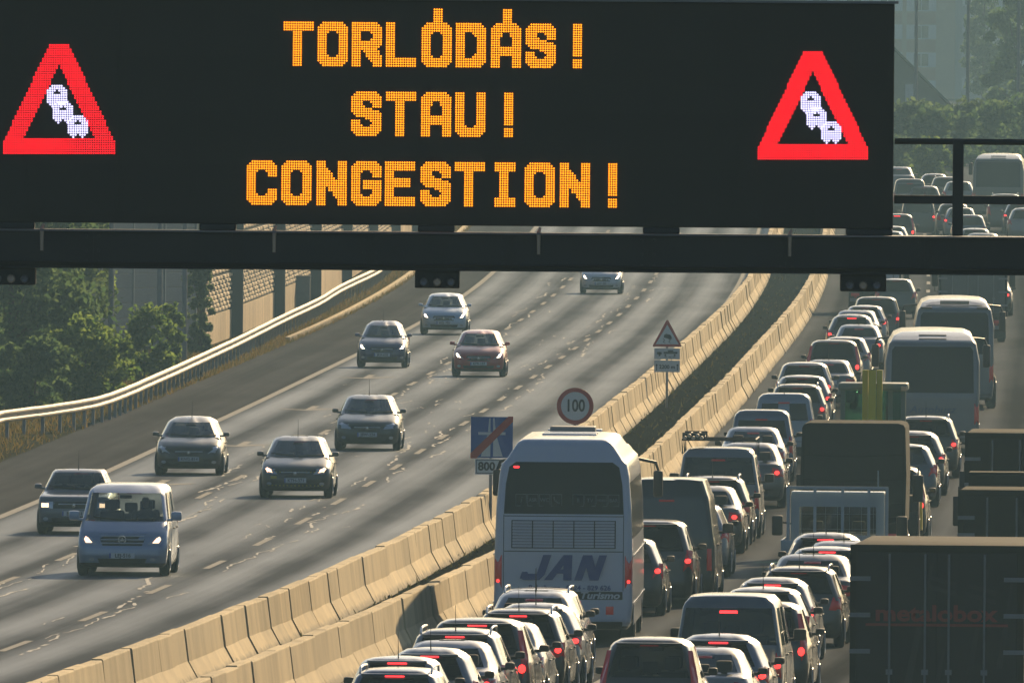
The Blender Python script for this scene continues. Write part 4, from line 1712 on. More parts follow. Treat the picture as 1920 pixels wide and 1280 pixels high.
        front = [(.18, f - .14), (.27, f - .05), (.42, f), (.58, f - .01), (.66, f - .05), (.84, f - .16), (zb - .18, f - .34), (zb - .05, f - .62), (zb, f - .76), (zt, f - 1.42), (zt + .07, f - 1.62), (H - .02, f - 1.95), (H, f - 2.4)]
        rear = [(.18, b + .08), (.27, b + .03), (.46, b), (.70, b + .01), (zb, b + .03), (zt, b + .12), (zt + .07, b + .15), (H - .02, b + .26), (H, b + .7)]
        half = [(.18, W / 2 - .10), (.25, W / 2 - .03), (.40, W / 2 - .01), (.66, W / 2), (zb - .14, W / 2 - .015), (zb, W / 2 - .04), (zt, W / 2 - .14), (zt + .07, W / 2 - .17), (H - .03, W / 2 - .26), (H, .45)]
        D.update(L=L, W=W, H=H, zb=zb, zt=zt, zr=zb + .02, rz1=zt, belt=zb - .12, wr=.33)
        D['body'] = Body(front, rear, half, .24, .12, .10, .03, .03, extra=(zb + .02,))
        D['tail'] = [(.80, .62), (.90, .62), (.89, 1.04), (.80, 1.04)] if kind != 'smallvan' else [(.70, .70), (.80, .70), (.79, 1.15), (.70, 1.15)]
        D['head'] = [(.50, .64), (.76, .64), (.84, .76), (.78, .86), (.66, .80), (.54, .68)]
        D['rplate'] = .82
    B = D['body']
    s0 = B.segs()
    n = B.n
    NF, NC, NS = B.NF, B.NC, B.NS
    zb, zt, zr, rz1 = D['zb'], D['zt'], D['zr'], D['rz1']

    def both(i0, i1):
        return set(range(i0, i1)), set((n - 1 - i) % n for i in range(i0, i1))
    wins = {}
    fw = NF - 1 + 3
    wins['windscreen'] = (set(list(range(0, fw)) + [(n - 1 - i) % n for i in range(0, fw)]), zb, zt)
    side0 = s0 + 1
    panel = kind in ('panelvan',)
    nfw = 4 if kind in ('van', 'minivan', 'smallvan', 'panelvan') else 5
    a, c = both(side0, side0 + nfw)
    wins['side_window'] = (a, zb, zt)
    wins['side_window.L'] = (c, zb, zt)
    if not panel:
        a, c = both(side0 + nfw + 1, side0 + nfw + 5)
        wins['rear_side_window'] = (a, zb, zt)
        wins['rear_side_window.L'] = (c, zb, zt)
        if kind in ('wagon', 'mpv', 'suv', 'van', 'minivan'):
            a, c = both(side0 + nfw + 6, side0 + NS - 2)
            wins['quarter_window'] = (a, zb, zt)
            wins['quarter_window.L'] = (c, zb, zt)
    r0 = side0 + NS - 1 + NC            # first index on rear face minus corners
    if kind == 'smallvan':
        a, c = both(r0 + 1, r0 + NF)
        a = set(i for i in a if i < r0 + NF - 1)
        c = set((n - 1 - i) % n for i in a)
        wins['rear_window'] = (a, zr, rz1 - .06)
        wins['rear_window.L'] = (c, zr, rz1 - .06)
    elif not panel:
        k0 = r0 + (0 if kind in ('hatch', 'citycar', 'hatch_round', 'sedan') else 0)
        a, c = both(k0 - 1, r0 + NF)
        wins['rear_window'] = (a | c, zr, rz1)
    D['shell'], D['glass'] = B.shell(wins, 'body', .30)
    D['wheel'] = wheel_meshes(D['wr'], .20)
    x_ax = D['W'] / 2 - .11
    D['wpos'] = [(s * x_ax, y, D['wr']) for y in (D['L'] / 2 - .80, -D['L'] / 2 + .72) for s in (1, -1)]
    P = {}
    # lamps, plates and trims laid on the surface
    P['headlight'] = B.feature(D['head'], 'f', .012).mesh('headlight', [], smooth=60)
    P['headlight.L'] = B.feature(mirror(D['head']), 'f', .012).mesh('headlight', [], smooth=60)
    cx = sum(p[0] for p in D['head']) / len(D['head'])
    cz = sum(p[1] for p in D['head']) / len(D['head'])
    for s, nm in ((1, 'headlight_bulb'), (-1, 'headlight_bulb.L')):
        pl_ = [(cx + (x - cx) * .50 + .02, cz + (z_ - cz) * .58) for x, z_ in D['head']]
        P[nm] = B.feature(pl_ if s > 0 else mirror(pl_), 'f', .024, .03, 2).mesh('headlight_bulb', [], smooth=60)
    P['tail_light'] = B.feature(D['tail'], 'r', .014).mesh('tail_light', [], smooth=60)
    P['tail_light.L'] = B.feature(mirror(D['tail']), 'r', .014).mesh('tail_light', [], smooth=60)
    tx = sum(p[0] for p in D['tail']) / len(D['tail'])
    t0, t1 = min(p[1] for p in D['tail']), max(p[1] for p in D['tail'])
    tz = t0 + (t1 - t0) * .42
    kz = .42 if (t1 - t0) > .5 else .66
    for s, nm in ((1, 'tail_bulb'), (-1, 'tail_bulb.L')):
        pl_ = [(tx - .015 + .058 * math.cos(q * math.pi / 6), (t0 + .16 if t1 - t0 > .5 else (t0 + t1) / 2) + (.075 if t1 - t0 > .5 else .048) * math.sin(q * math.pi / 6)) for q in range(12)]
        P[nm] = B.feature(pl_ if s > 0 else mirror(pl_), 'r', .026, .03, 2).mesh('tail_bulb', [], smooth=60)
    H = D['H']
    zbk = H - .055 if kind in ('hatch', 'citycar', 'hatch_round', 'wagon', 'mpv', 'suv') else (rz1 - .035 if kind in ('sedan', 'boxy') else rz1 - .06)
    zbk = min(zbk, rz1 + .035)
    off = .05 if kind not in ('sedan', 'boxy') else .01
    P['brake_light'] = B.feature([(-.15, zbk - .02), (.15, zbk - .02), (.15, zbk + .022), (-.15, zbk + .022)], 'r', off, .02, 2).mesh('brake_light', [], smooth=60)
    gz0, gz1 = (.56, .68)
    if kind == 'van':
        gz0, gz1 = .62, .86
        g = [(-.50, gz1), (-.40, gz0), (.40, gz0), (.50, gz1)]
    elif kind == 'boxy':
        g = [(-.46, .57), (.46, .57), (.46, .72), (-.46, .72)]
    else:
        g = [(-.40, .60), (-.34, .50), (.34, .50), (.40, .60), (.36, .67), (-.36, .67)]
    P['grille'] = B.feature(g, 'f', .006).mesh('grille', [], smooth=60)
    gzc = sum(p[1] for p in g) / len(g)
    gw = .44 if kind == 'van' else .34
    bars = MB()
    for q in ((-.07, 0, .07) if kind == 'van' else (0.02,)):
        fb = B.feature([(-gw, gzc + q - .010), (gw, gzc + q - .010), (gw, gzc + q + .012), (-gw, gzc + q + .012)], 'f', .026, .03, 2)
        bars.add(fb.v, fb.f)
    P['grille_bar'] = bars.mesh('grille_bar', [], smooth=60)
    rb2 = .085 if kind == 'van' else .045
    yb = B.face_y(0, gzc, 'f') + .032
    mb = MB()
    mb.lathe([(yb, rb2), (yb + .012, rb2 * .96), (yb + .012, rb2 * .80), (yb + .004, rb2 * .78)], 20, 'Y', (0, 0, gzc))
    if kind == 'van':
        for k in range(3):
            a = math.pi / 2 + k * 2 * math.pi / 3
            u, v = (math.cos(a), math.sin(a)), (-math.sin(a), math.cos(a))
            q = [(v[0] * .012, yb + .01, gzc + v[1] * .012), (-v[0] * .012, yb + .01, gzc - v[1] * .012), (u[0] * rb2 * .88, yb + .01, gzc + u[1] * rb2 * .88)]
            mb.poly(q)
    else:
        mb.lathe([(yb + .008, .0), (yb + .006, rb2 * .5)], 12, 'Y', (0, 0, gzc))
    P['emblem'] = mb.mesh('emblem', [], smooth=40)
    P['lower_grille'] = B.feature([(-.46, .27), (.46, .27), (.50, .36), (-.50, .36)], 'f', .006).mesh('lower_grille', [], smooth=60)
    for s, nm in ((1, 'fog_light'), (-1, 'fog_light.L')):
        P[nm] = B.feature([(s * .62 + .06 * math.cos(k * math.pi / 5), .34 + .04 * math.sin(k * math.pi / 5)) for k in range(10)], 'f', .010, .03, 2).mesh('fog_light', [], smooth=60)
    P['bumper_line'] = B.feature([(-.78, .555), (.78, .555), (.78, .57), (-.78, .57)], 'r', .006, .02, 2).mesh('bumper_line', [], smooth=60)
    P['rear_bumper'] = B.feature([(-.70, .26), (.70, .26), (.74, .42), (-.74, .42)], 'r', .012, .03, 2).mesh('rear_bumper', [], smooth=60)
    # bonnet and windscreen seal, wiper
    yw = B.face_y(0, zb, 'f')
    mb = MB()
    for s in (-1, 1):
        pts = []
        for k in range(5):
            x = s * .03 + (s * .05 + .62 * s) * (k / 4) * .9
            zz = zb + .035 + .05 * (k / 4) * (1 if s > 0 else .4)
            pts.append((x, B.face_y(x, zz, 'f') + .02, zz))
        mb.tube(pts, .011, 5)
    P['wiper'] = mb.mesh('wiper', [])
    # mirrors
    for s, nm in ((1, 'mirror'), (-1, 'mirror.L')):
        ym = lerp_tab(B.front, zb) - (.62 if kind not in ('van', 'minivan', 'smallvan', 'panelvan') else .42)
        xm = B.side_x(ym, zb + .02) * s
        mb = MB()
        hx = .165 if kind not in ('van', 'minivan', 'panelvan') else .22
        hz = .115 if kind not in ('van', 'minivan', 'panelvan') else .19
        x0, x1 = sorted((xm + s * .06, xm + s * (.06 + hx)))
        mb.box(x0, x1, ym - .05, ym + .06, zb + .01, zb + .01 + hz, 0, .045)
        x0, x1 = sorted((xm - s * .03, xm + s * .10))
        mb.box(x0, x1, ym - .015, ym + .035, zb + .0, zb + .05, 0, .012)
        P[nm] = mb.mesh('mirror', [], smooth=50)
        mb = MB()
        x0, x1 = sorted((xm + s * .085, xm + s * (.035 + hx)))
        mb.box(x0, x1, ym - .056, ym - .0502, zb + .035, zb + hz - .012)
        P[nm.replace('mirror', 'mirror_glass')] = mb.mesh('mirror_glass', [])
    # doors with seam gap and handle, on both sides
    for s, sn in ((1, ''), (-1, '.L')):
        for nm, y0, y1 in (('front_door', D['L'] * .5 - 1.42, -.06), ('rear_door', -.10, -D['L'] * .5 + 1.05)):
            mb = MB()
            nz, ny = 6, 5
            v = []
            for off_ in (.006, -.01):
                for j in range(nz + 1):
                    zz = .30 + (zb - .03 - .30) * j / nz
                    for i in range(ny + 1):
                        yy = y0 + (y1 - y0) * i / ny
                        v.append((s * (B.side_x(yy, zz) + off_), yy, zz))
            w_ = ny + 1
            fs = [(j * w_ + i, j * w_ + i + 1, (j + 1) * w_ + i + 1, (j + 1) * w_ + i) for j in range(nz) for i in range(ny)]
            m0 = (nz + 1) * w_
            edge = [i for i in range(w_)] + [j * w_ + ny for j in range(1, nz + 1)] + [nz * w_ + i for i in range(ny - 1, -1, -1)] + [j * w_ for j in range(nz - 1, 0, -1)]
            fs += [(edge[k], m0 + edge[k], m0 + edge[(k + 1) % len(edge)], edge[(k + 1) % len(edge)]) for k in range(len(edge))]
            mb.add(v, fs)
            P[nm + sn] = mb.mesh(nm, [], smooth=40)
            yh_ = y1 + .14
            xh = s * (B.side_x(yh_, zb - .16) + .012)
            mb = MB()
            x0, x1 = sorted((xh - s * .01, xh + s * .022))
            mb.box(x0, x1, yh_, yh_ + .2, zb - .17, zb - .14, 0, .008)
            P[nm + '_handle' + sn] = mb.mesh('door_handle', [])
    # wheel arches: dark liners just proud of the flank
    for k, (wx, wy, wz) in enumerate(D['wpos']):
        s = 1 if wx > 0 else -1
        mb = MB()
        ra = D['wr'] + .055
        rim_ = [(wy + ra * math.cos(a), wz + ra * math.sin(a)) for a in [math.pi * (q / 16) * 1.16 - .25 for q in range(17)]]
        v = [(s * (B.side_x(y, max(zz, .2)) + .004), y, zz) for y, zz in rim_] + [(s * (B.side_x(wy, .3) + .004), wy, .19)]
        mb.add(v, [(i, i + 1, len(v) - 1) for i in range(16)])
        P['wheel_arch.%d' % k] = mb.mesh('wheel_arch', [], fix=False)
    # interior
    mb = MB()
    fy = lerp_tab(B.front, zb)
    mb.box(-D['W'] / 2 + .12, D['W'] / 2 - .12, fy - .48, fy - .12, .62, zb - .01, 0, .04)
    P['dashboard'] = mb.mesh('dashboard', [], smooth=50)
    mb = MB()
    zz = zt - .10
    mb.box(-.12, .12, B.face_y(0, zz, 'f') - .12, B.face_y(0, zz, 'f') - .07, zz - .01, zz + .06, 0, .015)
    P['inside_mirror'] = mb.mesh('inside_mirror', [])
    mb = MB()
    mb.tube([(0, 0, 0), (0, -.05, .14), (0, -.13, .42)], [.012, .006, .003], 6)
    P['antenna'] = mb.mesh('antenna', [])
    # roof rails
    for s, sn in ((1, ''), (-1, '.L')):
        mb = MB()
        x = s * (lerp_tab(B.half, H - .06) - .02)
        y0, y1 = lerp_tab(B.rear, H - .06) + .25, lerp_tab(B.front, H - .06) - .25
        mb.tube([(x, y0, H - .07), (x, y0 + .10, H + .02), (x, (y0 + y1) / 2, H + .035), (x, y1 - .1, H + .02), (x, y1, H - .07)], .018, 8)
        P['roof_rail' + sn] = mb.mesh('roof_rail', [], smooth=True)
    # spoiler lip over the rear window
    mb = MB()
    ys = lerp_tab(B.rear, rz1 + .03)
    if kind not in ('sedan', 'boxy'):
        hx = lerp_tab(B.half, rz1 + .04) - .10
        mb.box(-hx, hx, ys - .06, ys + .16, rz1 + .035, rz1 + .068, 0, .012)
        P['rear_spoiler'] = mb.mesh('rear_spoiler', [], smooth=50)
    D['P'] = P
    D['ant'] = (0, lerp_tab(B.rear, H - .03) + .12, H - .035)
    yp = B.face_y(0, .43, 'f')
    D['fplate'] = (0, yp + .018, .42 if kind != 'boxy' else .46)
    D['bplate'] = (0, B.face_y(0, D['rplate'], 'r') - .02, D['rplate'])
    D['seat_y'] = fy - 1.28
    D['seat_z'] = .0 if kind not in ('van', 'minivan', 'suv', 'mpv', 'smallvan', 'panelvan') else (.25 if kind in ('van', 'minivan', 'panelvan') else .12)
    return D


DES = {}


def get_design(k):
    if k not in DES:
        DES[k] = design(k)
    return DES[k]


mb = MB()
mb.box(-.26, .26, -.006, .006, -.056, .056, 0, .004)
PLATE = mb.mesh('number_plate', [])
mb = MB()
mb.box(-.257, -.222, -.0085, .0, -.053, .053)
PLATE_B = mb.mesh('plate_band', [])

PAINT = {}


def paint(col, metal=.25, rough=.42):
    key = (col, metal, rough)
    if key not in PAINT:
        PAINT[key] = paintmat('car_paint', col, metal, rough)
    return PAINT[key]


def car(kind, name, label, cat, group, loc, rz, col, detail=2, brake=False, tails=True, heads=None, rails=False, ant=True, plate=None, glass='glass_mid', metal=.25, tailmat=None, driver=None):
    """detail 2: everything, 1: no cabin or door pieces, 0: only what shows far away"""
    D = get_design(kind)
    P = D['P']
    root = empty(name, loc, rz)
    tag(root, label, cat, group)
    pm = paint(col, metal)

    def put(nm, me_, mat, parent=root):
        return link(nm, me_, parent, mat)
    body = put('body', D['shell'], pm)
    for w, g in D['glass'].items():
        base = w.split('.')[0]
        put(base, g, M['glass_front'] if base in ('windscreen', 'side_window') else M[glass])
    put('tail_light', P['tail_light'], M[tailmat or 'tail'])
    put('tail_light', P['tail_light.L'], M[tailmat or 'tail'])
    facing = heads is not None
    rear_seen = not facing
    if rear_seen and tails:
        put('tail_bulb', P['tail_bulb'], M['tail_lit'])
        put('tail_bulb', P['tail_bulb.L'], M['tail_lit'])
    put('brake_light', P['brake_light'], M['brake_lit'] if brake else M['tail'])
    for k, pos in enumerate(D['wpos']):
        o = put('wheel', D['wheel'][0], M['rubber'])
        o.location = pos
        if detail >= 1:
            r_ = put('rim', D['wheel'][1], M['rim'], o)
            r_.location = (.105 * (1 if pos[0] > 0 else -1), 0, 0)
            if pos[0] < 0:
                r_.rotation_euler = (0, 0, math.pi)
    put('mirror', P['mirror'], pm if detail and facing else M['black'])
    put('mirror', P['mirror.L'], pm if detail and facing else M['black'])
    if 'rear_spoiler' in P and kind not in ('minivan', 'van', 'panelvan', 'smallvan'):
        put('rear_spoiler', P['rear_spoiler'], pm)
    if rails:
        put('roof_rail', P['roof_rail'], M['chrome'])
        put('roof_rail', P['roof_rail.L'], M['chrome'])
    if ant:
        o = put('antenna', P['antenna'], M['black'])
        o.location = D['ant'] if rear_seen else (0, D['ant'][1] + (1.2 if kind != 'boxy' else 1.0), D['H'] - .02)
    if detail >= 1:
        for k in range(4):
            put('wheel_arch', P['wheel_arch.%d' % k], M['black'])
        put('rear_bumper', P['rear_bumper'], M['black'])
        put('bumper_line', P['bumper_line'], M['black'])
        for at, need in ((D['fplate'], facing), (D['bplate'], rear_seen)):
            if not need:
                continue
            o = put('number_plate', PLATE, M['plate'])
            o.location = at
            o.rotation_euler = (0, 0, math.pi if need is facing and facing else 0)
            put('plate_band', PLATE_B, M['plate_blue'], o)
            if plate:
                t = link('plate_lettering', text_mesh(plate, .105, .003), o, M['ink'])
                t.location = (.02, -.009, -.002)
    if facing or detail >= 2:
        put('grille', P['grille'], M['black'])
        put('grille_bar', P['grille_bar'], M['trim_bar'])
        put('emblem', P['emblem'], M['chrome'])
        put('lower_grille', P['lower_grille'], M['black'])
        for q in ('', '.L'):
            o = put('headlight', P['headlight' + q], M['head'])
            put('headlight_bulb', P['headlight_bulb' + q], M[heads] if facing else M['chrome'], o)
            put('fog_light', P['fog_light' + q], M['head'])
    if detail >= 2:
        put('wiper', P['wiper'], M['black'])
        put('dashboard', P['dashboard'], M['interior'])
        put('inside_mirror', P['inside_mirror'], M['black'])
        o = put('steering_wheel', STEER, M['interior'])
        o.location = (-.36, D['seat_y'] + .52, .82 + D['seat_z'])
        o.rotation_euler = (R(-25), 0, 0)
        for x, y in ((-.36, 0), (.36, 0), (-.36, -.88), (.36, -.88), (0, -.90)):
            o = put('seat', SEAT, M['interior'])
            o.location = (x, D['seat_y'] + y, D['seat_z'] - (.0 if x else .06))
        for q in ('', '.L'):
            for dn in ('front_door', 'rear_door'):
                o = put(dn, P[dn + q], pm)
                put('door_handle', P[dn + '_handle' + q], M['black'], o)
            put('mirror_glass', P['mirror_glass' + q], M['mirror_glass'])
    if driver:
        q = bpy.data.objects.new('person', PERSON)
        COL.objects.link(q)
        off = Matrix.Rotation(rz, 4, 'Z') @ Vector((-.36, D['seat_y'] - .12, .50 + D['seat_z']))
        q.location = Vector(loc) + off
        q.rotation_euler = (0, 0, rz)
        q.scale = (.98, .98, .98)
        tag(q, driver, 'person', 'drivers of the oncoming cars')
    return root

# ------------------------------------------------------------------ buses and trucks
M['dark_glass'] = simple('dark_bus_glass', (.010, .013, .013), .15, var=.2, scale=1.5, spec=.18)
M['tarp'] = simple('dark_tarpaulin', (.020, .021, .023), .95, var=.3, scale=1.5, bump=.5, bscale=2.5, spec=.05)
M['truck_white_shaded'] = simple('truck_white_shaded', (.030, .030, .033), .85, var=.3, scale=.8, spec=.05)  # near-black box body: shade on the truck's rear is put into the colour
M['truck_blue'] = paintmat('pale_blue_paint', (.30, .38, .44), 0, .45)
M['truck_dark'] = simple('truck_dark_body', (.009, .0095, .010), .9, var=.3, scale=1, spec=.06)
M['yellow'] = simple('machine_yellow', (.60, .50, .02), .5, var=.12, scale=2)
M['red_letter'] = simple('red_brown_letter', (.26, .025, .016), .6)
M['stripe'] = simple('dark_stripe', (.012, .011, .012), .6)


def heavy_wheels(root, xs, ys, r_=.48, w=.28):
    key = ('hw', r_, w)
    if key not in DES:
        DES[key] = wheel_meshes(r_, w)
    t, rm = DES[key]
    for y in ys:
        for x in xs:
            o = link('wheel', t, root, M['rubber'])
            o.location = (x, y, r_)
            q = link('rim', rm, o, M['rim'])
            q.location = (.14 * (1 if x > 0 else -1), 0, 0)
            if x < 0:
                q.rotation_euler = (0, 0, math.pi)


def boxpart(name, parent, mat, *dims, bev=.01):
    mb = MB()
    mb.box(*dims, 0, bev)
    return link(name, mb.mesh(name, [mat], smooth=40), parent)


def feat(B, root, name, poly, mat, end='r', off=.008, thick=.03, rings=3):
    return link(name, B.feature(poly, end, off, thick, rings).mesh(name, [mat], smooth=60), root)


def bus_shell(root, B, mat, wins=None):
    sh, gl = B.shell(wins or {}, 'body', .34)
    link('body', sh, root, mat)
    for w, g in gl.items():
        link(w.split('.')[0], g, root, M['dark_glass'])


def side_windows(B, z0, z1, i0, i1):
    n = B.n
    s = B.segs() + 1
    a = set(range(s + i0, s + i1))
    return {'side_window': (a, z0, z1), 'side_window.L': (set((n - 1 - i) % n for i in a), z0, z1),
            'windscreen': (set(list(range(0, 6)) + [(n - 1 - i) % n for i in range(0, 6)]), z0 - .2, z1)}


def text_on(B, root, s, size, x, z, mat, bold=0, shear=0, sx=1.0, off=.02, name='lettering'):
    o = link(name, text_mesh(s, size, bold, shear, 'CENTER', .002), root, mat)
    o.location = (x, B.face_y(x, z, 'r') - off, z)
    o.scale = (sx, 1, 1)
    return o


def jan_coach(loc, rz):
    root = empty('coach_bus', loc, rz)
    tag(root, 'pale blue coach with large dark blue letters on its rear, nearest jammed lane', 'bus')
    f, b = 6.0, -6.0
    front = [(.28, f - .1), (.42, f), (1.2, f), (3.1, f - .35), (3.40, f - .6), (3.47, f - 1.2), (3.50, f - 2.2), (3.66, f - 2.6), (3.73, f - 3.2)]
    rear = [(.28, b + .1), (.42, b), (1.68, b + .02), (2.34, b + .05), (3.30, b + .20), (3.36, b + .22), (3.47, b + .27), (3.66, b + .36), (3.715, b + .46), (3.73, b + .9)]
    half = [(.28, 1.18), (.40, 1.25), (.7, 1.28), (1.7, 1.275), (2.5, 1.25), (3.05, 1.205), (3.27, 1.16), (3.36, 1.07), (3.47, 1.0), (3.66, .87), (3.715, .79), (3.73, .5)]
    B = Body(front, rear, half, .35, .11, .12, .05, .02, extra=(2.0, 2.95))
    pm = paintmat('coach_pale_blue', (.46, .51, .60), 0, .38, .1)
    bus_shell(root, B, pm, side_windows(B, 1.95, 2.95, 1, 14))
    feat(B, root, 'rear_window', [(-1.09, 2.37), (1.09, 2.37), (1.06, 2.9), (1.0, 3.22), (.88, 3.31), (-.88, 3.31), (-1.0, 3.22), (-1.06, 2.9)], M['dark_glass'], off=.012)
    feat(B, root, 'engine_grille', [(-.98, 1.72), (.98, 1.72), (.98, 2.28), (-.98, 2.28)], pm, off=.006)
    sl = MB()
    for q in range(5):
        sl.box(-.93 + q * .376, -.93 + q * .376 + .355, -.022, .008, -.0225, .0225, 0, .004)
    slm = sl.mesh('slat', [pm])
    dk = simple('grille_shadow', (.02, .022, .025), .8)
    feat(B, root, 'grille_opening', [(-.95, 1.745), (.95, 1.745), (.95, 2.255), (-.95, 2.255)], dk, off=.010)
    for k in range(9):
        zz = 1.785 + k * .054
        o = link('slat', slm, root)
        o.location = (0, B.face_y(0, zz, 'r') - .016, zz)
    for zz in (1.69, 2.33):
        feat(B, root, 'panel_seam', [(-1.08, zz - .008), (1.08, zz - .008), (1.08, zz + .008), (-1.08, zz + .008)], dk, off=.006, rings=2)
    for s in (-1, 1):
        feat(B, root, 'panel_seam', [(s * 1.09 - .006, .98), (s * 1.09 + .006, .98), (s * 1.09 + .006, 2.36), (s * 1.09 - .006, 2.36)], dk, off=.005, rings=2)
        feat(B, root, 'tail_light', [(s * 1.19 - .07, 1.03), (s * 1.19 + .07, 1.03), (s * 1.19 + .07, 1.62), (s * 1.19 - .07, 1.62)], M['tail'], off=.012)
        feat(B, root, 'tail_bulb', [(s * 1.19 + .03 * math.cos(k), 1.15 + .03 * math.sin(k)) for k in [q * math.pi / 5 for q in range(10)]], M['tail_lit'], off=.025, rings=2)
    jb = simple('jan_blue', (.050, .075, .24), .5)
    def letter(polys, x0):
        mb = MB()
        for k, pl in enumerate(polys):
            mb.prism([(x0 + x + .34 * z_, z_) for x, z_ in pl], -.004 - .0006 * k, .002)
        o = link('letter', mb.mesh('letter', [jb]), root)
        o.location = (-.80, B.face_y(0, 1.4, 'r') - .022, 1.17)
    letter([[(.28, .10), (.43, .10), (.43, .46), (.28, .46)], [(.08, 0), (.36, 0), (.43, .10), (.40, .115), (.06, .115)], [(0, .03), (.08, 0), (.12, .115), (.10, .15), (0, .15)]], 0)
    letter([[(0, 0), (.15, 0), (.34, .46), (.20, .46)], [(.20, .46), (.36, .46), (.50, 0), (.35, 0)], [(.10, .12), (.42, .12), (.40, .20), (.13, .20)]], .45)
    letter([[(0, 0), (.14, 0), (.14, .46), (0, .46)], [(0, .46), (.17, .46), (.44, 0), (.28, 0)], [(.30, 0), (.44, 0), (.44, .46), (.30, .46)]], 1.00)
    text_on(B, root, 'Reisebusse   0124 - 829 626', .125, .12, 1.03, jb, .003, .0, 1.05)
    feat(B, root, 'model_strip', [(-1.08, .82), (1.08, .82), (1.08, .965), (-1.08, .965)], M['black'], off=.008, rings=2)
    text_on(B, root, 'Turismo', .17, .66, .892, M['plate'], .006, .25, 1.25)
    feat(B, root, 'fog_lamp', rect(.78, .92, .55, .70), M['tail'], off=.01, rings=2)
    feat(B, root, 'plate_recess', rect(-.32, .22, .52, .74), M['black'], off=.008, rings=2)
    feat(B, root, 'bumper', rect(-1.08, 1.08, .30, .42), M['black'], off=.012, rings=2)
    feat(B, root, 'brake_light', rect(-.92, -.82, 3.20, 3.235), M['brake_lit'], off=.018, rings=2)
    # stickers in the window
    fm = simple('sticker_grey', (.16, .19, .20), .6)
    for x0, items in ((-.88, ('i', 'ASR', 'WC', '?')), (.16, ('II', 'TV', 'VIDEO', 'BAR'))):
        for k, t in enumerate(items):
            xx = x0 + k * .215 + .10
            fr = MB()
            for a in (rect(-.10, .10, -.11, -.10), rect(-.10, .10, .10, .11), rect(-.10, -.092, -.099, .099), rect(.092, .10, -.099, .099)):
                fr.prism(a, -.002, .002)
            zz = 2.62
            o = link('window_sticker', fr.mesh('window_sticker', [fm]), root)
            o.location = (xx, B.face_y(xx, zz, 'r') - .022, zz)
            if t == '?':
                mb = MB()
                mb.tube([(-.05, 0, .06), (-.03, 0, -.01), (.03, 0, -.05), (.06, 0, -.06)], [.022, .01, .01, .022], 6)
                q = link('phone_symbol', mb.mesh('phone_symbol', [fm]), o)
            else:
                q = link('sticker_lettering', text_mesh(t, {1: .17, 2: .10, 3: .085, 5: .06}[len(t)], .002, .2 if t == 'i' else 0), o, fm)
    # wiper, roof hatch, mirrors, wheels
    for s in (-1, 1):
        mb = MB()
        mb.tube([(s * 1.0, f - .3, 3.2), (s * 1.45, f + .25, 3.1), (s * 1.52, f + .3, 2.9)], .03, 8)
        mb.box(s * 1.50 - .09, s * 1.50 + .09, f + .2, f + .34, 2.45, 2.95, 0, .05)
        link('mirror', mb.mesh('mirror', [M['black']], smooth=50), root)
    boxpart('roof_hatch', root, M['galv_dull'], -.42, .42, 1.2, 2.2, 3.70, 3.84, bev=.03)
    for y in (-1.6, -.2, 3.2):
        boxpart('roof_hatch', root, pm, -.5, .5, y, y + .8, 3.69, 3.76, bev=.02)
    for zz in (.75, 1.62):
        for s in (-1, 1):
            mb = MB()
            mb.box(s * 1.279 - .005, s * 1.279 + .005, -5.7, 5.4, zz - .014, zz + .014)
            link('side_trim', mb.mesh('side_trim', [M['chrome']]), root)
    for s in (-1, 1):
        for k in range(5):
            mb = MB()
            y0 = -5.5 + k * 1.5
            mb.box(s * 1.277 - .004, s * 1.277 + .004, y0, y0 + 1.42, .36, .72)
            link('luggage_door', mb.mesh('luggage_door', [pm]), root)
    heavy_wheels(root, (1.12, -1.12), (3.4, -2.9))
    o = link('number_plate', PLATE, root, M['plate'])
    o.location = (-.05, B.face_y(0, .63, 'r') - .03, .63)
    return root


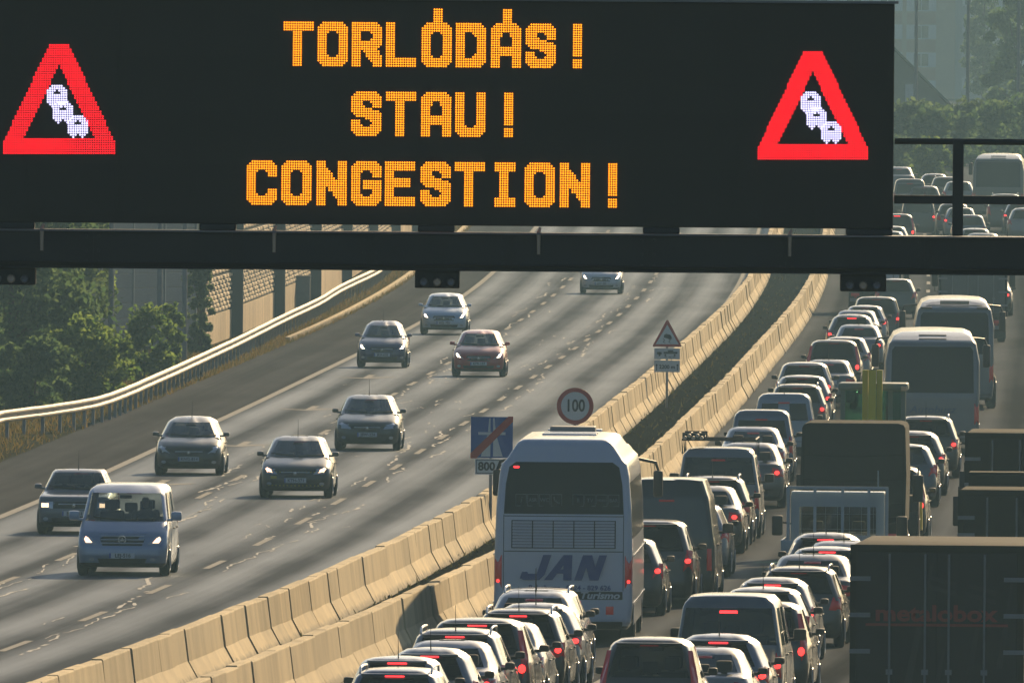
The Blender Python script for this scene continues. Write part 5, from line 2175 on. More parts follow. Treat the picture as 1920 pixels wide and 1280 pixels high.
def rounded_coach(loc, rz, label, H=3.3, variant=0, col=(.40, .41, .42), W=2.5, text=None):
    root = empty('coach_bus', loc, rz)
    tag(root, label, 'bus', 'coaches in the jam')
    f, b = 5.9, -5.9
    hw = W / 2
    front = [(.28, f - .1), (.42, f), (1.2, f), (H - .45, f - .35), (H - .15, f - .6), (H - .05, f - 1.0), (H, f - 2)]
    rear = [(.28, b + .1), (.42, b), (1.5, b + .02), (1.75, b + .05), (H - .34, b + .22), (H - .27, b + .30), (H - .12, b + .95), (H - .03, b + 1.5), (H, b + 2.2)]
    half = [(.28, hw - .1), (.40, hw - .03), (.7, hw), (H - .8, hw), (H - .34, hw - .09), (H - .27, hw - .14), (H - .12, hw - .22), (H - .03, hw - .42), (H, .25)]
    B = Body(front, rear, half, .35, .11, .12, .08, .02, extra=(1.45, H - .5))
    pm = paintmat('coach_paint', col, 0, .4)
    bus_shell(root, B, pm, side_windows(B, 1.45, H - .5, 1, 14))
    zt = H - .40
    feat(B, root, 'rear_window', [(-hw + .17, 1.62), (hw - .17, 1.62), (hw - .19, zt - .1), (hw - .26, zt), (-hw + .26, zt), (-hw + .19, zt - .1)], M['dark_glass'], off=.014)
    for s in (-1, 1):
        feat(B, root, 'tail_light', [(s * (hw - .09) - .06, .8), (s * (hw - .09) + .06, .8), (s * (hw - .09) + .06, 1.35), (s * (hw - .09) - .06, 1.35)], M['tail'], off=.012)
        mb = MB()
        mb.tube([(s * .95, f - .3, H - .3), (s * 1.42, f + .25, H - .35), (s * 1.48, f + .3, H - .5)], .03, 8)
        mb.box(s * 1.48 - .10, s * 1.48 + .10, f + .2, f + .36, H - 1.1, H - .5, 0, .05)
        link('mirror', mb.mesh('mirror', [M['black']], smooth=50), root)
    dk = simple('bus_dark_trim', (.03, .032, .036), .5)
    if variant == 0:
        for q in (0, 1):
            y0 = b + .55 + q * .42
            zz = lerp_tab([(y, z_) for z_, y in rear if y > b + .2], y0) + .012
            boxpart('roof_vent', root, dk, -.36, .36, y0, y0 + .16, zz - .03, zz + .012)
    else:
        y0 = b + .62
        zr = H - .17
        mb = MB()
        n = 15
        v = []
        for k in range(n):
            x = -hw * .72 + 2 * hw * .72 * k / (n - 1)
            e = 1 - (x / (hw * .78)) ** 2
            for dy in (0, .06 + .55 * e):
                v.append((x, y0 + dy, lerp_tab([(y, z_) for z_, y in rear if y > b + .2], y0 + dy) + .014 - .10 * (x / hw) ** 2 * 0))
        mb.add(v, [(2 * k, 2 * k + 1, 2 * k + 3, 2 * k + 2) for k in range(n - 1)])
        link('roof_panel', mb.mesh('roof_panel', [simple('bus_blue_panel', (.05, .09, .20), .35)]), root)
        mb = MB()
        mb.tube([(-.42, y0 - .02, zr + .06), (.42, y0 - .02, zr + .06)], .055, 12)
        link('roof_cylinder', mb.mesh('roof_cylinder', [M['galv']], smooth=True), root)
        for s in (-1, 1):
            boxpart('roof_vent', root, dk, s * .82 - .17, s * .82 + .17, b + .30, b + .44, H - .29, H - .245, bev=.015)
    feat(B, root, 'bumper', rect(-hw + .15, hw - .15, .30, .44), M['black'], off=.012, rings=2)
    feat(B, root, 'engine_flap', rect(-hw + .22, hw - .22, .62, 1.42), pm, off=.008)
    if text:
        text_on(B, root, text, .26, .0, 1.18, simple('faded_blue_letter', (.08, .11, .18), .6), .004, .25, 1.2)
    o = link('number_plate', PLATE, root, M['plate'])
    o.location = (0, B.face_y(0, .55, 'r') - .03, .55)
    heavy_wheels(root, (1.1, -1.1), (3.3, -2.8))
    return root


def truck_cab(root, y0, W, H, mat, mirrors=True):
    """a cab in front of a load body; its back wall stands at y0"""
    mb = MB()
    mb.prism([(y0, .55), (y0 + 1.75, .55), (y0 + 1.8, 1.3), (y0 + 1.6, H - .2), (y0 + 1.35, H), (y0 + .05, H), (y0, H - .06)], -W / 2, W / 2, axis='X')
    link('cab', mb.mesh('cab', [mat], smooth=30), root)
    mb = MB()
    mb.poly([(-W / 2 + .12, y0 + 1.81, 1.4), (W / 2 - .12, y0 + 1.81, 1.4), (W / 2 - .2, y0 + 1.63, H - .25), (-W / 2 + .2, y0 + 1.63, H - .25)])
    link('windscreen', mb.mesh('windscreen', [M['dark_glass']]), root)
    if mirrors:
        for s in (-1, 1):
            mb = MB()
            xm = s * (W / 2 + .22)
            zc = H - .75
            mb.tube([(s * (W / 2 - .02), y0 + 1.45, zc + .42), (xm, y0 + 1.42, zc + .45), (xm, y0 + 1.42, zc - .45), (s * (W / 2 - .02), y0 + 1.45, zc - .48)], .018, 6)
            mb.box(xm - .11, xm + .11, y0 + 1.36, y0 + 1.46, zc - .28, zc + .28, 0, .03)
            link('mirror', mb.mesh('mirror', [M['black']], smooth=50), root)


def chassis(root, y0, y1, W):
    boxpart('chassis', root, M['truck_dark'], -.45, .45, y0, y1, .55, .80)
    o = link('number_plate', PLATE, root, M['plate'])
    o.location = (-.2, y0 - .03, .515)
    for q in (-.9, -.3, .3, .9):
        boxpart('reflector', root, M['tail'], q * W / 2.6 - .05, q * W / 2.6 + .05, y0 - .05, y0 - .021, .60, .64, bev=.004)
    boxpart('rear_underrun_bar', root, M['galv_dull'], -W / 2 + .1, W / 2 - .1, y0 - .02, y0 + .08, .45, .58)
    for s in (-1, 1):
        boxpart('tail_light', root, M['tail'], s * (W / 2 - .30) - .16, s * (W / 2 - .30) + .16, y0 - .06, y0 + .0, .66, .78)
        boxpart('mud_flap', root, M['rubber'], s * (W / 2 - .32) - .28, s * (W / 2 - .32) + .28, y0 + .9, y0 + .93, .12, .8, bev=.004)


def box_truck(loc, rz, label, W, H, L, body, detail='doors', letters=None, group=None, cabh=2.9):
    root = empty('box_truck', loc, rz)
    tag(root, label, 'truck', group)
    b = -L / 2
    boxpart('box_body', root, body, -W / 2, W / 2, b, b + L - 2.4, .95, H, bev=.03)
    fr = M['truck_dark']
    mb = MB()
    t = .09
    for a in (rect(-W / 2 - .01, W / 2 + .01, H - t, H + .015), rect(-W / 2 - .01, W / 2 + .01, .93, .93 + t)):
        mb.prism(a, b - .03, b + .04)
    for s in (-1, 1):
        x = s * (W / 2 - t / 2 + .01)
        mb.prism(rect(x - t / 2, x + t / 2, .93 + t, H - t), b - .03, b + .04)
    link('rear_frame', mb.mesh('rear_frame', [fr]), root)
    if detail == 'doors':
        for s in (-1, 1):
            x0, x1 = sorted((s * .012, s * (W / 2 - t - .005)))
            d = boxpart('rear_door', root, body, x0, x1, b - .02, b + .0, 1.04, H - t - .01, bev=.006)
            for xx in (.18, .72):
                mb = MB()
                mb.tube([(s * xx, b - .045, 1.06), (s * xx, b - .045, H - .12)], .018, 8)
                mb.box(s * xx - .05, s * xx + .05, b - .06, b - .02, 1.5, 1.58)
                link('lock_rod', mb.mesh('lock_rod', [M['galv_dull']], smooth=40), d)
            for k in range(4):
                zz = 1.3 + k * (H - 1.8) / 3
                mb = MB()
                a_, c_ = sorted((s * (W / 2 - .30), s * (W / 2 + .015)))
                mb.box(a_, c_, b - .036, b - .0305, zz - .035, zz + .035, 0, .002)
                link('hinge', mb.mesh('hinge', [M['galv_dull']]), d)
    if letters:
        letters(root, b - .024)
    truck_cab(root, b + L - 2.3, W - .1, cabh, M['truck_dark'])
    chassis(root, b, b + L - .6, W)
    heavy_wheels(root, (W / 2 - .2, -W / 2 + .2), (b + 1.5, b + L - 1.2))
    return root


def metal_letters(root, y):
    W = 2.55
    for (xa, za, xb, zb_, w) in ((-.55, 1.1, -.10, 3.2, .13), (.35, 1.0, .75, 3.1, .11), (-.12, 1.0, .10, 1.9, .10), (.9, 1.6, 1.12, 2.9, .1)):
        mb = MB()
        mb.prism([(xa, za), (xa + w, za), (xb + w * .35, zb_), (xb, zb_)], y - .004, y - .001)
        link('diagonal_stripe', mb.mesh('diagonal_stripe', [M['stripe']]), root)
    for k, (x, z) in enumerate(((-.15, 3.02), (.45, 2.9))):
        for q in range(2):
            mb = MB()
            mb.prism([(x, z - q * .14), (x + .45, z - .12 - q * .14), (x + .45, z - .19 - q * .14), (x, z - .07 - q * .14)], y - .006, y - .0045)
            link('logo_stripe', mb.mesh('logo_stripe', [M['stripe']]), root)
    o = link('lettering', text_mesh('metalobox', .34, .010), root, M['red_letter'])
    o.location = (-.02, y - .010, 2.42)
    o.scale = (1.25, 1, 1)
    mb = MB()
    mb.prism(rect(-1.08, 1.08, 2.235, 2.275), y - .011, y - .0085)
    link('underline', mb.mesh('underline', [M['red_letter']]), root)


def canvas_truck(loc, rz, label):
    root = empty('canvas_truck', loc, rz)
    tag(root, label, 'truck')
    W, H, L = 2.15, 3.05, 6.4
    b = -L / 2
    mb = MB()
    prof = [(-W / 2, 1.0), (W / 2, 1.0), (W / 2 + .02, 2.0), (W / 2 - .01, H - .10), (W / 2 - .05, H - .03), (W / 2 - .16, H), (-W / 2 + .16, H), (-W / 2 + .05, H - .03), (-W / 2 + .01, H - .10), (-W / 2 - .02, 2.0)]
    n = len(prof)
    rows = []
    ys = np.linspace(b, b + 4.3, 12)
    for k, y in enumerate(ys):
        q = .018 * (k % 2)
        rows.append([(x * (1 - q * .6), y, z_ - (q if z_ > 2 else 0)) for x, z_ in prof])
    v = [p for r_ in rows for p in r_]
    fs = [(k * n + i, k * n + (i + 1) % n, (k + 1) * n + (i + 1) % n, (k + 1) * n + i) for k in range(len(rows) - 1) for i in range(n)]
    fs += [tuple(range(n)), tuple((len(rows) - 1) * n + i for i in range(n))]
    mb.add(v, fs)
    link('tarpaulin', mb.mesh('tarpaulin', [M['tarp']], smooth=50), root)
    mb = MB()
    for s in (-1, 1):
        for k in range(1):
            mb.box(s * (W / 2 - .05) - .012, s * (W / 2 - .05) + .012, b - .02, b + .02, 1.0, H - .25)
    for z_ in (1.4, 1.9, 2.4):
        mb.tube([(-W / 2 + .05, b - .012, z_), (0, b - .03, z_ - .05), (W / 2 - .05, b - .012, z_)], .012, 6)
    link('tarpaulin_strap', mb.mesh('tarpaulin_strap', [M['truck_dark']]), root)
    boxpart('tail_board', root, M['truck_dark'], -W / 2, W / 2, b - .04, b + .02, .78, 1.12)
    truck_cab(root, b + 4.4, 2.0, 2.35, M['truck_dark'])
    chassis(root, b, b + L - .5, W)
    heavy_wheels(root, (.9, -.9), (b + 1.3, b + 5.3), .40, .26)
    return root


def flatbed(loc, rz, label):
    root = empty('flatbed_truck', loc, rz)
    tag(root, label, 'truck')
    L, W = 5.3, 2.0
    b = -L / 2
    yc = b + 3.1                       # cab back wall
    pm = M['truck_blue']
    H = 2.02
    # hollow cab: back wall with window opening, roof, sides, front
    mb = MB()
    x1, x2, z1, z2 = .76, .93, 1.16, 1.72
    mb.box(-x2, x2, yc, yc + .04, .55, z1)
    mb.box(-x2, x2, yc, yc + .04, z2, H - .06)
    for s in (-1, 1):
        a, c = sorted((s * x1, s * x2))
        mb.box(a, c, yc, yc + .04, z1, z2)
        a, c = sorted((s * (x2 - .04), s * x2))
        mb.prism([(yc + .04, .55), (yc + 2.1, .55), (yc + 2.1, 1.05), (yc + .04, 1.10)], a, c, axis='X')
        mb.prism([(yc + .04, 1.10), (yc + .20, 1.10), (yc + .20, H - .08), (yc + .04, H - .08)], a, c, axis='X')
        mb.prism([(yc + 1.30, 1.06), (yc + 1.42, 1.06), (yc + .98, H - .08), (yc + .86, H - .08)], a, c, axis='X')
    mb.box(-x2, x2, yc, yc + 1.05, H - .08, H, 0, .035)
    mb.prism([(yc + 2.1, .5), (yc + 2.2, .6), (yc + 2.15, .9), (yc + 1.45, 1.12), (yc + 1.35, 1.05), (yc + 1.35, .5)], -x2 + .04, x2 - .04, axis='X')
    link('cab', mb.mesh('cab', [pm], smooth=30), root)
    g = MB()
    g.poly([(-x1, yc + .02, z1), (x1, yc + .02, z1), (x1, yc + .02, z2), (-x1, yc + .02, z2)])
    link('rear_window', g.mesh('rear_window', [M['glass_front']]), root)
    g = MB()
    g.poly([(-x2 + .06, yc + 1.40, 1.10), (x2 - .06, yc + 1.40, 1.10), (x2 - .06, yc + .95, H - .1), (-x2 + .06, yc + .95, H - .1)])
    link('windscreen', g.mesh('windscreen', [M['glass_front']]), root)
    for x in (-.42, .42):
        o = link('seat', SEAT, root, M['interior'])
        o.location = (x, yc + .55, .20)
    # rack: posts, top rail and wire grid
    mb = MB()
    for x in (-.98, -.45, .10, .62, .98):
        mb.box(x - .03, x + .03, yc - .16, yc - .10, .80, 2.12)
    for z_ in (.82, 2.10):
        mb.box(-1.0, 1.0, yc - .165, yc - .095, z_ - .03, z_ + .03)
    link('rack_frame', mb.mesh('rack_frame', [pm]), root)
    mb = MB()
    for k in range(9):
        x = -.95 + k * .2375
        mb.box(x - .0025, x + .0025, yc - .133, yc - .127, .85, 2.08)
    for k in range(4):
        z_ = .98 + k * .3
        mb.box(-.95, .95, yc - .139, yc - .1335, z_ - .0025, z_ + .0025)
    w = link('rack_mesh', mb.mesh('rack_mesh', [pm]), root)
    mb = MB()
    mb.tube([(.80, yc - .1, 2.1), (.80, yc - .1, 2.45)], .015, 6)
    link('rack_rod', mb.mesh('rack_rod', [pm]), root)
    boxpart('flat_bed', root, pm, -1.03, 1.03, b, yc - .2, .62, .76)
    for s in (-1, 1):
        boxpart('drop_side', root, pm, s * 1.02 - .02, s * 1.02 + .02, b, yc - .2, .77, 1.12, bev=.006)
    boxpart('tail_board', root, pm, -1.03, 1.03, b - .03, b, .77, 1.12, bev=.006)
    for s in (-1, 1):
        mb = MB()
        xm = s * 1.24
        mb.tube([(s * .92, yc + 1.1, 1.35), (xm, yc + 1.08, 1.40)], .02, 6)
        mb.box(xm - .10, xm + .12, yc + 1.02, yc + 1.12, 1.12, 1.52, 0, .04)
        link('mirror', mb.mesh('mirror', [M['black']], smooth=50), root)
        boxpart('tail_light', root, M['tail'], s * .85 - .14, s * .85 + .14, b - .05, b - .0, .50, .60)
    heavy_wheels(root, (.86, -.86), (b + .9, b + 4.4), .34, .22)
    return root


def backhoe(loc, rz, label):
    root = empty('backhoe_loader', loc, rz)
    tag(root, label, 'digger')
    y = M['yellow']
    ck = simple('cab_frame_green_grey', (.11, .17, .155), .45, var=.15)
    # cab frame
    mb = MB()
    x, z0, z1 = .64, 1.45, 3.5
    for s in (-1, 1):
        mb.box(s * x - .05, s * x + .05, -.75, -.65, z0, z1)
        mb.box(s * x - .04, s * x + .04, .55, .65, z0, z1)
        mb.box(s * x - .04, s * x + .04, -.1, -.02, z0, z1)
    mb.box(.32, .42, -.75, -.66, z0, z1)
    mb.box(-x, x, -.75, -.66, z0, z0 + .35)
    mb.box(-x, x, -.75, -.67, 2.35, 2.43)
    link('cab_frame', mb.mesh('cab_frame', [ck]), root)
    boxpart('cab_roof', root, ck, -.74, .74, -.85, .75, 3.5, 3.66, bev=.05)
    boxpart('work_lamp', root, M['galv'], .60, .72, -.92, -.85, 3.50, 3.60, bev=.015)
    g = MB()
    g.poly([(-x + .05, -.70, z0 + .35), (.32, -.70, z0 + .35), (.32, -.70, z1), (-x + .05, -.70, z1)])
    link('rear_window', g.mesh('rear_window', [M['glass_green']]), root)
    g = MB()
    g.poly([(.42, -.70, z0 + .35), (x - .05, -.70, z0 + .35), (x - .05, -.70, z1), (.42, -.70, z1)])
    link('rear_window', g.mesh('rear_window', [M['glass_green']]), root)
    g = MB()
    g.poly([(-x, .60, z0), (x, .60, z0), (x, .60, z1), (-x, .60, z1)])
    link('windscreen', g.mesh('windscreen', [M['glass_green']]), root)
    for s in (-1, 1):
        g = MB()
        g.poly([(s * x, -.65, z0), (s * x, .55, z0), (s * x, .55, z1), (s * x, -.65, z1)])
        link('side_window', g.mesh('side_window', [M['glass_green']]), root)
    o = link('seat', SEAT, root, M['interior'])
    o.location = (0, .1, 1.3)
    boxpart('chassis', root, y, -.55, .55, -1.3, 2.4, .75, 1.45, bev=.05)
    boxpart('bonnet', root, y, -.5, .5, .75, 2.5, 1.35, 1.95, bev=.08)
    # folded boom and dipper standing at the rear
    for s in (-1, 1):
        mb = MB()
        mb.prism([(-1.55, 1.0), (-1.25, 1.0), (-1.12, 2.4), (-1.30, 3.95), (-1.55, 3.95), (-1.62, 2.4)], s * .15 - .06, s * .15 + .06, axis='X')
        link('boom_side', mb.mesh('boom_side', [y], smooth=30), root)
    mb = MB()
    mb.prism([(-2.0, 1.6), (-1.75, 1.5), (-1.45, 3.85), (-1.62, 3.95)], -.08, .08, axis='X')
    link('dipper', mb.mesh('dipper', [y], smooth=30), root)
    mb = MB()
    mb.tube([(0, -1.5, 1.3), (0, -1.80, 2.9)], .05, 8)
    link('ram', mb.mesh('ram', [M['galv']], smooth=True), root)
    mb = MB()
    mb.prism([(-2.3, .9), (-1.7, .8), (-1.7, 1.5), (-2.0, 1.7), (-2.3, 1.4)], -.45, .12, axis='X')
    link('bucket', mb.mesh('bucket', [y]), root)
    mb = MB()
    mb.prism([(2.9, .5), (3.5, .45), (3.3, .9), (2.9, 1.1)], -1.0, 1.0, axis='X')
    link('loader_bucket', mb.mesh('loader_bucket', [y]), root)
    for s in (-1, 1):
        mb = MB()
        mb.tube([(s * .62, .6, 1.3), (s * .62, 2.2, 1.2), (s * .62, 2.95, .8)], .08, 6)
        link('loader_arm', mb.mesh('loader_arm', [y]), root)
    heavy_wheels(root, (.82, -.82), (-.55,), .65, .36)
    heavy_wheels(root, (.82, -.82), (1.9,), .45, .28)
    return root

# ------------------------------------------------------------------ placing the traffic
def behind(cx, ytop, h, L, dyaw=0.0, dshift=0.0):
    """rear of a queueing vehicle of height h whose roof line is seen at cx, ytop -> origin, heading"""
    p = from_photo(cx, ytop, h)
    a = heading(p.y)
    d = p.y + dshift
    b = a - dyaw
    return Vector((p.x + math.sin(a) * dshift + math.sin(b) * L / 2, d + math.cos(b) * L / 2, ground_z(d + L / 2) - .012)), -b


def oncoming(cx, ybase, L):
    p = from_photo(cx, ybase)
    a = heading(p.y)
    return Vector((p.x + math.sin(a) * L / 2, p.y + math.cos(a) * L / 2, ground_z(p.y + L / 2) - .012)), -a + math.pi


DARK = (.018, .019, .022)
BLACK = (.010, .010, .011)
SILVER = (.42, .43, .45)
BLUEGREY = (.13, .17, .24)
LBLUE = (.40, .52, .66)
DBLUE = (.022, .034, .12)
WHITE = (.62, .63, .64)
GREY = (.14, .145, .15)
GREEN = (.018, .035, .028)
REDC = (.46, .018, .02)
GOLD = (.26, .22, .15)

# oncoming traffic
ON = [
    ('van', 'passenger_van', 228, 1079, (.24, .31, .45), 'head_warm', 'LEJ-516', 'steel blue passenger van leading the oncoming traffic at bottom left', 'van', 'driver behind the windscreen of the steel blue van', .45),
    ('boxy', 'sedan_car', 138, 1001, (.085, .10, .13), 'head_warm', 'BJM-041', 'old boxy dark sedan half hidden behind the steel blue van', 'car', 'driver of the old boxy sedan beside the blue van', .1),
    ('hatch_round', 'hatchback_car', 353, 890, BLACK, 'head', 'KNG-814', 'black hatchback with unlit clear headlights in the first oncoming lane', 'car', 'driver of the black hatchback with unlit headlights', .2),
    ('sedan', 'sedan_car', 553, 933, BLACK, 'head_warm', 'KTH-371', 'black saloon with yellow dotted lines on its front bumper', 'car', 'driver of the black saloon with yellow dotted lines', .2),
    ('sedan', 'sedan_car', 688, 844, (.012, .018, .020), 'head', 'JBW-224', 'dark green car with roof antenna, left of the end of motorway sign', 'car', 'driver of the dark green car with roof antenna', .3),
    ('citycar', 'hatchback_car', 716, 689, DBLUE, 'head_lit', 'JKA-635', 'dark blue small car with bright headlights in the first oncoming lane', 'car', 'driver of the dark blue small car', .2),
    ('hatch', 'hatchback_car', 832, 627, LBLUE, 'head_lit', 'HZL-702', 'pale blue hatchback below the middle bracket box of the gantry', 'car', 'driver of the pale blue hatchback', .3),
    ('hatch', 'hatchback_car', 897, 706, REDC, 'head_lit', 'KPR-157', 'dark red small car with bright headlights, the only red car', 'car', 'driver of the dark red small car', .2),
    ('hatch_round', 'hatchback_car', 1127, 551, (.48, .52, .58), 'head_lit', 'LAV-390', 'silver blue car passing just beneath the gantry beam', 'car', None, .3),
]
for kind, nm, cx, yb, col, hd, pl, lab, cat, drv, met in ON:
    D = get_design(kind)
    loc, rz = oncoming(cx, yb, D['L'])
    r_ = car(kind, nm, lab, cat, 'oncoming traffic', loc, rz, col, 2, heads=hd, plate=pl, glass='glass_front', metal=met, ant=kind not in ('van', 'hatch'), driver=drv)
    if 'unlit' in lab:
        r_.scale = (1, 1, .955)
    if 'dotted' in lab:
        yl = simple('yellow_print', (.45, .36, .04), .6)
        B = D['body']
        mb = MB()
        for row in (.30, .615):
            for k in range(15):
                x = -.63 + k * .09
                fb = B.feature([(x - .018, row - .012), (x + .018, row - .012), (x + .018, row + .012), (x - .018, row + .012)], 'f', .018, .02, 1)
                mb.add(fb.v, fb.f)
        fb = B.feature(rect(.44, .58, .46, .52), 'f', .016, .02, 1)
        mb.add(fb.v, fb.f)
        link('yellow_dots', mb.mesh('yellow_dots', [yl]), r_)

# jam: nearest lane (A), second lane (B), third lane (C), from near to far
# kind, object name, centre x, roof y, colour, brake, rails, antenna, glass, label
JAM = [
    ('wagon', 'estate_car', 738, 1254, (.10, .14, .22), 1, 1, 0, 'glass_mid', 'blue estate car with roof rails cut by the bottom edge of the picture'),
    ('hatch', 'hatchback_car', 742, 1231, (.33, .35, .38), 1, 0, 1, 'glass_mid', 'silver hatchback right ahead of the blue estate at the bottom edge'),
    ('hatch_round', 'hatchback_car', 803, 1215, (.26, .29, .32), 1, 0, 1, 'glass_dark', 'grey hatchback third from the bottom in the nearest jammed lane'),
    ('sedan', 'sedan_car', 836, 1202, SILVER, 0, 0, 0, 'glass_mid', 'silver saloon between the grey hatchback and the estate with roof rails'),
    ('wagon', 'estate_car', 851, 1180, (.20, .21, .21), 1, 1, 1, 'glass_dark', 'dark grey estate car with roof rails beside the shaded barrier'),
    ('mpv', 'people_carrier', 893, 1160, (.05, .055, .06), 1, 0, 0, 'glass_dark', 'black people carrier with tall upright tail lights in the nearest lane'),
    ('sedan', 'sedan_car', 931, 1167, (.24, .26, .29), 0, 0, 0, 'glass_mid', 'light saloon peeking out right of the black people carrier'),
    ('wagon', 'estate_car', 970, 1142, BLACK, 1, 1, 1, 'glass_dark', 'black estate car with a long red brake light two cars behind the coach'),
    ('hatch_round', 'hatchback_car', 1001, 1131, (.34, .35, .36), 1, 0, 1, 'glass_mid', 'silver hatchback with thin antenna just ahead of the black estate'),
    ('sedan', 'sedan_car', 996, 1109, (.16, .20, .27), 0, 0, 1, 'glass_mid', 'blue grey saloon with dark mirrors near the coach'),
    ('wagon', 'estate_car', 1003, 1104, (.12, .12, .115), 0, 1, 1, 'glass_mid', 'dark estate car with roof rails directly behind the coach'),
]
